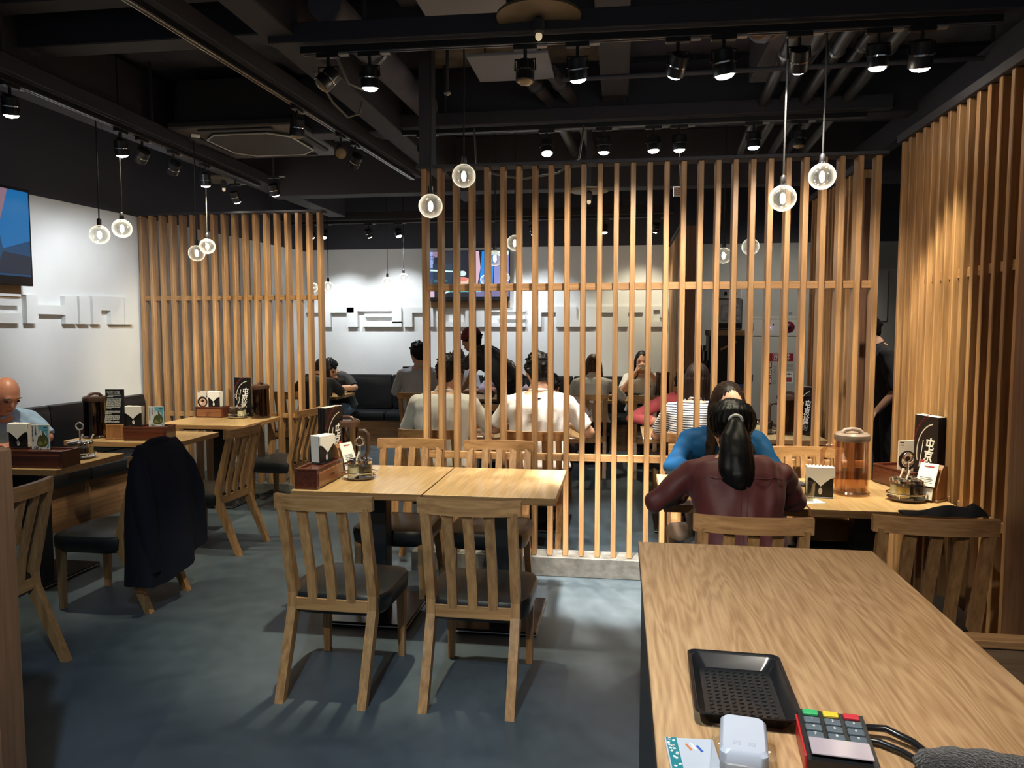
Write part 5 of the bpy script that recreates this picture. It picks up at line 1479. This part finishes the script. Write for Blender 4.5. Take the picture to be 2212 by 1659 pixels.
def person(label, loc, rz, top, skin=SKIN, hair=H_BLACK, style='short', lean=(5, 12), hp=10, hy=0, hr=0, hip=0.53, arms=None, legs=None, sleeve=0.5,
           trousers=None, w=1.0, s=1.0, folds=0.0045, seed=1, tail=None, hair_extra=None, collar=True, voxel=0.009, face=True, bald=False, shirt_hem=-0.06, hback=0.0, neck=0.0, yaw=0.0, shoes=True):
    t = thing('person', label, 'person', loc, rz)
    t.scale = (s, s, s)
    # spine
    step = 0.01
    pts = {}
    p = Vector((0, 0, hip)); pos = []
    for i in range(0, 63):
        sd = -0.07 + step * i
        f = min(1, max(0, sd / 0.5))
        a = R(lean[0] + (lean[1] - lean[0]) * f)
        pos.append((sd, a))
    idx0 = 7
    P = [None] * len(pos)
    P[idx0] = Vector((0, 0, hip))
    for i in range(idx0 + 1, len(pos)):
        a = pos[i][1]; P[i] = P[i - 1] + Vector((0, math.sin(a), math.cos(a))) * step
    for i in range(idx0 - 1, -1, -1):
        a = pos[i][1]; P[i] = P[i + 1] - Vector((0, math.sin(a), math.cos(a))) * step
    Ry = Matrix.Rotation(R(yaw), 3, 'Z')
    def at(sd):
        i = max(0, min(len(pos) - 1, int(round((sd + 0.07) / step))))
        a = pos[i][1]
        return P[i], Vector((0, math.cos(a), -math.sin(a)))
    def torso(mb, grow, s0, s1, flare=0.0):
        rings = []
        seq = [r for r in RINGS if s0 - 0.001 <= r[0] <= s1 + 0.001]
        for sd, hw, hd in seq:
            c, n = at(sd)
            q = []
            fl = flare if sd < 0.05 else 0
            for k in range(28):
                a_ = 2 * math.pi * k / 28
                cc, ss = math.cos(a_), math.sin(a_)
                e = (abs(cc) ** 2.5 + abs(ss) ** 2.5) ** (-1 / 2.5)
                v = Vector(((hw * w + grow + fl) * cc * e, 0, 0)) + n * ((hd + grow + fl) * ss * e)
                q.append(c + (Ry @ v if sd > 0.2 else v))
            rings.append(q)
        mb.loft(rings)
    sh_c, sh_n = at(0.435)
    SHL = {}
    for sg in (-1, 1):
        SHL[sg] = sh_c + Ry @ Vector((sg * 0.172 * w, 0, 0))
    if arms is None:
        arms = {-1: ((-0.26, 0.16, hip + 0.24), (-0.14, 0.42, hip + 0.25)), 1: ((0.26, 0.16, hip + 0.24), (0.14, 0.42, hip + 0.25))}
    if legs is None:
        legs = {-1: ((-0.12, 0.44, 0.50), (-0.12, 0.42, 0.09)), 1: ((0.12, 0.44, 0.50), (0.12, 0.42, 0.09))}
    # head
    nb, nn = at(0.50)
    nt_, _ = at(0.545)
    Rh = Euler((R(-hp), R(hr), R(hy)), 'XYZ').to_matrix()
    neck_top = nt_ + Vector((0, neck, 0.0))
    hc = neck_top + Rh @ Vector((0, 0.028, 0.105))
    H = lambda x, y, z: hc + Rh @ Vector((x, y, z))
    er = (R(-hp), R(hr), R(hy))
    # body
    b = MB()
    torso(b, 0.0, -0.07, 0.55)
    b.cone(nb, hc + Rh @ Vector((0, -0.02, -0.06)), 0.056, 0.052, 14)
    b.ball(hc, (0.074, 0.094, 0.114), 24, 16, er)
    b.ball(H(0, 0.030, -0.055), (0.056, 0.062, 0.060), 18, 12, er)
    b.cone(H(0, 0.088, 0.022), H(0, 0.102, -0.018), 0.008, 0.0125, 8)
    b.ball(H(0, 0.079, 0.032), (0.046, 0.016, 0.012), 14, 8, er)
    for sg in (-1, 1):
        b.ball(H(sg * 0.076, -0.006, -0.010), (0.010, 0.021, 0.033), 12, 10, er)
    for sg in (-1, 1):
        e_, w_r = Vector(arms[sg][0]), Vector(arms[sg][1])
        b.ball(SHL[sg], (0.048, 0.052, 0.050), 14, 10)
        b.cone(SHL[sg], e_, 0.046, 0.038, 12)
        b.cone(e_, w_r, 0.040, 0.027, 12)
        if len(arms[sg]) > 2:
            hd_, nn_, cu = arms[sg][2]
        else:
            hd_, nn_, cu = (w_r - e_), Vector((0, 0.2, -1)), 0.5
        add_hand(b, w_r, hd_, nn_, sg, cu)
    for sg in (-1, 1):
        hj = Vector((sg * 0.09, 0.03, hip - 0.03)); kn, an = Vector(legs[sg][0]), Vector(legs[sg][1])
        b.cone(hj, kn, 0.082, 0.058, 14); b.cone(kn, an, 0.056, 0.036, 12)
        b.cone(an, an + Vector((0, 0.13, -0.045)), 0.036, 0.028, 10)
    link('body', fuse(b, 'body', skin, voxel, 3), t)
    # shirt
    b = MB()
    torso(b, 0.014, shirt_hem, 0.50, 0.012)
    for sg in (-1, 1):
        e_, w_r = Vector(arms[sg][0]), Vector(arms[sg][1])
        b.ball(SHL[sg], (0.060, 0.064, 0.060), 14, 10)
        b.cone(at(0.485)[0], SHL[sg] + Vector((0, 0, 0.002)), 0.060, 0.055, 12)
        if sleeve <= 0.5:
            q = SHL[sg].lerp(e_, min(1, sleeve / 0.5))
            rings_r = 0.062
            b.tube([SHL[sg], SHL[sg].lerp(q, 0.5), q], [0.060, 0.060, 0.058], 14)
        else:
            b.cone(SHL[sg], e_, 0.059, 0.050, 14)
            q = e_.lerp(w_r, (sleeve - 0.5) / 0.5 * 0.94)
            b.tube([e_, e_.lerp(q, 0.5), q], [0.050, 0.046, 0.040], 14)
    sh = link('shirt', fuse(b, 'shirt', top, 0.010, 5, folds, seed), t)
    if collar:
        c1, n1 = at(0.508)
        b = MB(); R0 = []
        for k in range(20):
            a_ = 2 * math.pi * k / 20
            R0.append(c1 + Vector((0.066 * math.cos(a_), 0, 0)) + n1 * (0.066 * math.sin(a_)) + Vector((0, 0, 0.004)))
        b.tube(R0, 0.009, 8, closed=True)
        b.build('collar', top, sh, smooth=80)
    # trousers and shoes
    b = MB()
    torso(b, 0.010, -0.07, 0.02)
    for sg in (-1, 1):
        hj = Vector((sg * 0.09, 0.03, hip - 0.03)); kn, an = Vector(legs[sg][0]), Vector(legs[sg][1])
        b.cone(hj, kn, 0.096, 0.074, 14)
        b.tube([kn, kn.lerp(an, 0.5), kn.lerp(an, 0.90)], [0.073, 0.064, 0.056], 14)
    link('trousers', fuse(b, 'trousers', trousers or cloth('dark_trousers', (0.02, 0.02, 0.025)), 0.012, 4, 0.003, seed + 5), t)
    if shoes:
        for sg in (-1, 1):
            an = Vector(legs[sg][1])
            b = MB()
            b.cone(Vector((an.x, an.y - 0.03, 0.045)), Vector((an.x, an.y + 0.15, 0.038)), 0.044, 0.036, 12)
            b.v = [(v[0], v[1], max(0.002, v[2])) for v in b.v]
            b.build('shoe', cloth('dark_shoe', (0.02, 0.02, 0.02)), t, smooth=60)
    # hair
    b = MB()
    if bald:
        for k in range(9):
            a_ = math.pi * (1.0 + k / 8)
            b.ball(H(0.070 * math.cos(a_), 0.088 * math.sin(a_) * 0.95, -0.005), (0.020, 0.024, 0.040), 8, 6)
    else:
        b.ball(H(0, -0.018 - hback, 0.023), (0.084, 0.099, 0.104), 24, 16, er)
        if style == 'short':
            rt_ = np.random.default_rng(seed + 40)
            for _ in range(90):
                a_, e_2 = rt_.uniform(0, 6.283), rt_.uniform(-0.25, 1.45)
                dv_ = Vector((math.cos(a_) * math.cos(e_2) * 0.080, math.sin(a_) * math.cos(e_2) * 0.095, math.sin(e_2) * 0.100))
                if dv_.y > 0.05 and dv_.z < 0.045: continue
                q0 = Vector((0, -0.018, 0.023)) + dv_
                q1 = q0 + dv_ * rt_.uniform(0.10, 0.20) + Vector((rt_.uniform(-.016, .016), rt_.uniform(-.008, .02), rt_.uniform(-.014, .004)))
                b.cone(H(*q0), H(*q1), 0.014, 0.006, 7)
        b.ball(H(0, -0.050, -0.030), (0.066, 0.050, 0.062), 16, 12, er)
        if style in ('long', 'bob'):
            L_ = 0.30 if style == 'long' else 0.20
            for sg in (-1, 1):
                b.ball(H(sg * 0.070, -0.020, -0.03), (0.028, 0.055, 0.085), 12, 10, er)
            for k in range(7):
                a_ = math.pi * (1.0 + k / 6)
                s0 = H(0.062 * math.cos(a_), 0.02 + 0.085 * math.sin(a_) - 0.02, -0.01)
                dn = Vector((0, -0.02, -L_)) if hp < 35 else Vector((0, 0.05, -L_))
                b.cone(s0, s0 + dn + Vector((0.03 * math.cos(a_), 0, 0.02 * (k % 2))), 0.038, 0.022, 10)
        if style == 'pony':
            b.ball(H(0, -0.098, -0.002), (0.042, 0.032, 0.042), 14, 10, er)
    if hair_extra:
        for h_ in hair_extra:
            b.cone(H(*h_[0]), H(*h_[1]), h_[2], h_[3], 10)
    ho = link('hair', fuse(b, 'hair', hair, 0.007, 3, 0.0035, seed + 9, 2.0, strand=(hc.x, hc.y)), t)
    if tail:
        b = MB()
        base = H(0, -0.118, -0.005)
        pts_, rs_ = [base], [0.022]
        for (dx, dy, dz, r_) in tail:
            pts_.append(base + Vector((dx, dy, dz))); rs_.append(r_)
        for ox, oy in ((0, 0), (-0.018, 0.004), (0.018, 0.004), (0.0, -0.010), (-0.032, 0.012), (0.030, 0.012), (-0.010, 0.014), (0.012, 0.014)):
            q = [pts_[0]] + [p_ + Vector((ox * min(1, i / 2) * 1.15, oy, 0.01 * ((ox * 100) % 3))) for i, p_ in enumerate(pts_[1:], 1)]
            b.tube(q, [r_ * (1.0 if (ox, oy) == (0, 0) else 0.72) for r_ in rs_], 12)
        link('ponytail', fuse(b, 'ponytail', hair, 0.007, 3, 0.003, seed + 3, 2.2), ho)
        b = MB(); b.tube([base + Vector((0.026 * math.cos(a_), -0.004, 0.026 * math.sin(a_) * 0.9)) for a_ in [2 * math.pi * k / 16 for k in range(16)]], 0.0065, 8, closed=True)
        b.build('hair_tie', M_PAPER, ho, smooth=80)
    if face:
        for sg in (-1, 1):
            MB().ball((0, 0, 0), (0.015, 0.008, 0.0085), 12, 8).build('eye', EYE, t, H(sg * 0.031, 0.082, 0.008), smooth=80, rot=er)
            MB().ball((0, 0, 0), (0.019, 0.006, 0.004), 10, 6).build('eyebrow', hair, t, H(sg * 0.032, 0.087, 0.034), smooth=80, rot=er)
        MB().ball((0, 0, 0), (0.022, 0.009, 0.008), 12, 8).build('mouth', LIP, t, H(0, 0.089, -0.058), smooth=80, rot=er)
    return t, H, at, sh

# the woman in maroon with the ponytail, back to us
MAROON = mat('maroon_satin', (0.100, 0.021, 0.021), 0.55, bump=0.06, bscale=90, spec=0.35, sheen=0.1)
t, H, at, sh = person('woman in a maroon shirt with a black ponytail, seated with her back to us', (0.50, 3.10, 0), 2, MAROON, SKIN2, H_BLACK, 'pony', lean=(16, 34), hp=24, hy=0, w=1.06, sleeve=0.92,
    arms={-1: ((-0.335, 0.16, 0.80), (-0.16, 0.40, 0.80)), 1: ((0.27, 0.27, 0.79), (0.10, 0.47, 0.80))}, folds=0.011, seed=11,
    tail=[(0.0, -0.040, -0.035, 0.030), (-0.008, -0.085, -0.09, 0.042), (-0.014, -0.125, -0.15, 0.052), (-0.016, -0.155, -0.215, 0.054), (-0.014, -0.170, -0.265, 0.036)],
    hair_extra=[((-0.008, -0.028, 0.024), (0.008, -0.028, 0.024), 0.099, 0.099), ((-0.05, -0.07, -0.06), (-0.075, -0.13, -0.16), 0.016, 0.007), ((0.05, -0.07, -0.06), (0.07, -0.12, -0.15), 0.016, 0.007)], trousers=cloth('grey_trousers', (0.07, 0.075, 0.085)))
# shirt seams: yoke and centre pleat
b = MB()
c, n = at(0.36)
ys = []
for k in range(17):
    x = -0.17 + 0.34 * k / 16
    q, nq = at(0.385 - 0.02 * math.cos(x / 0.17 * 1.5))
    e = max(0.0, 1 - (abs(x) / 0.196) ** 2.5) ** (1 / 2.5)
    ys.append(q + Vector((x, 0, 0)) - nq * (0.127 * e + 0.0015))
b.tube(ys, 0.0022, 6)
for x in (-0.012, 0.014):
    pl = []
    for k in range(12):
        q, nq = at(0.365 - 0.36 * k / 11)
        hd = np.interp(0.365 - 0.36 * k / 11, [r[0] for r in RINGS], [r[2] for r in RINGS]) + 0.015
        pl.append(q + Vector((x + 0.004 * math.sin(k), 0, 0)) - nq * hd)
    b.tube(pl, 0.0026, 6)
b.build('seam', MAROON, sh, smooth=80)

# the woman in blue facing her
BLUE_C = mat('blue_blouse', (0.002, 0.036, 0.100), 0.7, bump=0.06, bscale=80, spec=0.15)
person('woman in a deep blue blouse facing us behind the woman in maroon', (0.555, 4.27, 0), 180, BLUE_C, SKIN2, H_BROWN, 'long', lean=(9, 27), hp=20, hy=8, hback=0.008, w=1.02, sleeve=0.93,
    arms={1: ((0.27, 0.17, 0.80), (0.14, 0.36, 0.815), (Vector((-0.7, 0.6, 0.05)), Vector((0, 0.3, -1)), 0.7)), -1: ((-0.26, 0.20, 0.80), (-0.12, 0.40, 0.80))}, seed=23, folds=0.006,
    hair_extra=[((0.06, 0.03, 0.0), (0.10, 0.06, -0.20), 0.026, 0.014), ((-0.06, 0.03, 0.0), (-0.09, 0.06, -0.20), 0.026, 0.014)], trousers=cloth('black_trousers', (0.012, 0.012, 0.014)))

# two men in white, backs to us behind the wide screen
WHITE_S = cloth('white_shirt', (0.70, 0.70, 0.66)); POLO = cloth('white_polo', (0.74, 0.72, 0.70))
person('man in a plain white shirt with his back to us behind the screen', (-1.27, 5.23, 0), -4, WHITE_S, SKIN, H_BLACK, 'short', lean=(6, 16), hp=14, hy=-18, w=1.12, s=1.05, sleeve=0.62, seed=3, folds=0.007,
    arms={-1: ((-0.30, 0.14, 0.77), (-0.14, 0.40, 0.775)), 1: ((0.30, 0.16, 0.78), (0.17, 0.42, 0.78))}, trousers=cloth('denim', (0.05, 0.075, 0.11)))
t, H, at, sh = person('man in a white striped polo with his back to us behind the screen', (-0.57, 5.24, 0), 2, POLO, SKIN, H_BLACK, 'short', lean=(5, 12), hp=8, hy=14, w=1.14, s=1.06, sleeve=0.42, seed=4, folds=0.006,
    arms={-1: ((-0.31, 0.12, 0.77), (-0.16, 0.38, 0.78)), 1: ((0.34, 0.08, 0.76), (0.20, 0.36, 0.78))}, trousers=cloth('denim', (0.05, 0.075, 0.11)))
c, n = at(0.455)
MB().ball(c - n * 0.110, (0.020, 0.004, 0.007), 10, 6).add([tuple(c - n * 0.112 + Vector((0.014, 0, 0.002))), tuple(c - n * 0.112 + Vector((0.032, 0, -0.002))), tuple(c - n * 0.112 + Vector((0.016, 0, -0.006)))], [(0, 1, 2)]).build('chest_emblem', M_DKINK, sh)
# grey brown shirt opposite, mostly hidden
person('person in a grey brown shirt hidden behind the man in the white polo', (-0.55, 6.42, 0), 176, cloth('taupe_shirt', (0.13, 0.10, 0.10)), SKIN, H_BLACK, 'short', lean=(14, 34), hp=50, w=1.15, sleeve=0.45, seed=5, trousers=cloth('dark_trousers', (0.02, 0.02, 0.025)),
    arms={-1: ((-0.30, 0.18, 0.78), (-0.10, 0.38, 0.785)), 1: ((0.30, 0.18, 0.78), (0.10, 0.38, 0.785))})
# far row, left to right
BLK_T = cloth('black_tee', (0.012, 0.012, 0.014))
person('young man in a black tee slumped over the table on his arm', (-3.62, 9.42, 0), 172, BLK_T, SKIN, H_BLACK, 'short', lean=(14, 40), hp=52, hy=25, hr=10, w=1.08, sleeve=0.44, seed=6, trousers=cloth('denim_shorts', (0.10, 0.16, 0.24)),
    arms={-1: ((-0.33, 0.26, 0.80), (-0.02, 0.36, 0.79)), 1: ((0.26, 0.26, 0.79), (0.02, 0.38, 0.86))})
person('woman in black with long dark hair behind the end of the wall side screen', (-3.42, 8.0, 0), 8, BLK_T, SKIN, H_BROWN, 'long', lean=(16, 36), hp=40, hy=-20, sleeve=0.46, seed=7,
    arms={-1: ((-0.28, 0.30, 0.80), (-0.10, 0.48, 0.79)), 1: ((0.26, 0.32, 0.80), (0.20, 0.58, 0.79))})
person('man in a grey shirt with his back to us at the far tables', (-2.20, 8.10, 0), 14, cloth('grey_shirt', (0.36, 0.36, 0.39)), SKIN, H_BLACK, 'short', lean=(4, 10), hp=12, hy=25, w=1.08, s=1.08, sleeve=0.60, seed=8)
person('man facing us with a phone at his face at the far bench', (-2.02, 9.42, 0), 180, cloth('pale_grey_tee', (0.42, 0.42, 0.45)), SKIN, H_BLACK, 'short', lean=(8, 16), hp=16, w=1.05, sleeve=0.44, seed=9,
    arms={1: ((0.26, 0.20, 0.74), (0.12, 0.26, 1.05), (Vector((-0.2, 0.1, 1)), Vector((-0.3, -1, 0)), 0.8)), -1: ((-0.26, 0.18, 0.76), (-0.12, 0.40, 0.78))})
tp = thing('phone', 'pale phone held up by the man at the far bench', 'phone', (-2.13, 9.13, 1.10))
MB().box((0, 0, 0), (0.075, 0.010, 0.14), ch=0.003).build('body', M_WHITE, tp)
person('person with lavender sleeves eating behind the bending waiter', (-1.44, 9.40, 0), 184, cloth('lavender_shirt', (0.42, 0.33, 0.42)), SKINR, H_BLACK, 'short', lean=(18, 44), hp=50, sleeve=0.80, seed=10,
    arms={1: ((0.27, 0.26, 0.80), (0.10, 0.42, 0.81)), -1: ((-0.27, 0.26, 0.80), (-0.06, 0.44, 0.81))})
# bending waiter
t, H, at, sh = person('waiter in a dark tee and maroon cap bending over a far table', (-1.12, 7.74, 0), 78, mat('charcoal_tee', (0.028, 0.030, 0.034), 0.6, bump=0.1, bscale=60), SKIN, H_BLACK, 'short', lean=(34, 62), hp=18, hy=0, hip=0.94, w=1.05, s=1.03, sleeve=0.42, seed=12, folds=0.008,
    arms={-1: ((-0.22, 0.46, 1.10), (-0.16, 0.52, 0.88)), 1: ((0.24, 0.50, 1.08), (0.18, 0.62, 0.86))},
    legs={-1: ((-0.10, 0.02, 0.50), (-0.10, -0.02, 0.09)), 1: ((0.10, 0.06, 0.50), (0.10, 0.02, 0.09))}, trousers=cloth('black_trousers', (0.012, 0.012, 0.014)), neck=-0.03)
b = MB(); b.ball(H(0, -0.012, 0.045), (0.092, 0.108, 0.095), 20, 12, (R(-18), 0, 0))
b.box(H(0, 0.11, 0.055), (0.13, 0.07, 0.012), rot=(R(-24), 0, 0), ch=0.004)
b.build('cap', mat('maroon_cap', (0.14, 0.012, 0.03), 0.7), t, smooth=50)
b = MB()
for sd in (0.06, 0.10):
    pass
c, n = at(0.16)
for k, (dx, ds, r_) in enumerate(((0.05, 0.16, 0.032), (-0.03, 0.19, 0.026), (0.0, 0.12, 0.022))):
    c, n = at(ds)
    b.tube([c - n * 0.128 + Vector((dx + r_ * math.cos(a), 0, 0)) + (at(ds + 0.01)[0] - c).normalized() * r_ * math.sin(a) for a in [2 * math.pi * q / 14 for q in range(14)]], 0.006, 6, closed=True)
b.build('back_print', M_PAPER, sh)
b = MB(); RR = []
c, n = at(0.0)
for k in range(24):
    a = 2 * math.pi * k / 24
    RR.append(c + Vector((0.205 * math.cos(a), 0, 0)) + n * (0.152 * math.sin(a)))
b.tube(RR, 0.010, 6, closed=True); b.build('apron_string', cloth('apron_black', (0.015, 0.015, 0.017)), t)
person('woman in a cream top with brown hair, back to us at the far tables', (-0.30, 8.12, 0), -2, cloth('cream_top', (0.66, 0.64, 0.57)), SKIN2, H_COPPER, 'bob', lean=(10, 24), hp=24, sleeve=0.62, seed=13, w=1.02,
    arms={-1: ((-0.28, 0.20, 0.78), (-0.14, 0.42, 0.79)), 1: ((0.32, 0.22, 0.79), (0.22, 0.46, 0.79))}, folds=0.006)
person('girl with long black hair drinking from a bowl and facing us', (0.26, 9.40, 0), 182, cloth('white_blouse', (0.70, 0.68, 0.68)), mat('skin_warm_light', (0.68, 0.37, 0.25), 0.5), H_BLACK, 'long', lean=(10, 22), hp=10, hy=-4, sleeve=0.46, seed=14, voxel=0.008,
    arms={1: ((0.24, 0.30, 0.80), (0.085, 0.335, 1.02), (Vector((-0.35, 0.0, 1)), Vector((-1, -0.2, 0)), 0.5)), -1: ((-0.27, 0.28, 0.80), (-0.085, 0.335, 1.02), (Vector((0.35, 0.0, 1)), Vector((1, -0.2, 0)), 0.5))})
tb = thing('soup_bowl', 'small white bowl the girl lifts to her mouth', 'bowl', (0.26, 9.085, 1.055))
MB().lathe([(0.004, 0.0), (0.035, 0.0), (0.062, 0.035), (0.068, 0.062), (0.065, 0.062), (0.058, 0.036), (0.004, 0.008)], 22, cap=False).build('bowl_wall', M_WHITE, tb, smooth=40)
# striped and pink shirts
person('woman in a striped shirt with dark hair, back to us behind the screen', (0.52, 5.30, 0), -8, striped('navy_white_stripes'), SKIN, H_BROWN, 'bob', lean=(6, 14), hp=10, hy=-8, w=1.0, sleeve=0.40, seed=15, folds=0.004, hip=0.54,
    arms={-1: ((-0.28, 0.16, 0.77), (-0.14, 0.42, 0.78)), 1: ((0.28, 0.14, 0.78), (0.16, 0.40, 0.78))})
person('person in a coral pink shirt leaning on the table past the striped shirt', (0.60, 6.66, 0), 170, cloth('coral_pink', (0.62, 0.11, 0.13)), SKIN, H_BLACK, 'short', lean=(14, 30), hp=52, w=1.08, sleeve=0.9, seed=16, folds=0.006,
    arms={1: ((0.44, 0.36, 0.79), (0.18, 0.52, 0.79)), -1: ((-0.28, 0.28, 0.79), (-0.08, 0.44, 0.79))}, trousers=cloth('plum_trousers', (0.05, 0.035, 0.05)))
# bald man by the white wall
person('bald elderly man in a light blue shirt eating by the white wall', (-4.12, 4.36, 0), 236, mat('light_blue_shirt', (0.26, 0.38, 0.58), 0.8, bump=0.15, bscale=70, var=0.25, vscale=14), SKINR, H_GREY, 'short', bald=True, lean=(16, 38), hp=32, hy=16, w=1.08, s=1.04, sleeve=0.50, seed=17, voxel=0.008, folds=0.006,
    arms={-1: ((-0.25, 0.28, 0.80), (-0.06, 0.42, 0.80)), 1: ((0.27, 0.24, 0.80), (0.08, 0.44, 0.80))})
# waiter in the corridor gap
t, H, at, sh = person('staff member in black with a name tag, cut off by the screen', (2.29, 6.76, 0), 90, BLK_T, SKIN, H_BLACK, 'short', lean=(8, 22), hp=20, hip=0.92, sleeve=0.48, seed=18,
    arms={-1: ((-0.22, 0.04, 1.03), (-0.20, 0.18, 0.86)), 1: ((0.24, 0.14, 1.02), (0.12, 0.36, 0.90))},
    legs={-1: ((-0.10, 0.03, 0.50), (-0.10, 0.0, 0.09)), 1: ((0.10, 0.03, 0.50), (0.10, 0.0, 0.09))})
c, n = at(0.36)
MB().box(c + n * 0.135 + Vector((-0.10, 0, 0)), (0.07, 0.008, 0.022), ch=0.002).build('name_tag', M_WHITE, sh)
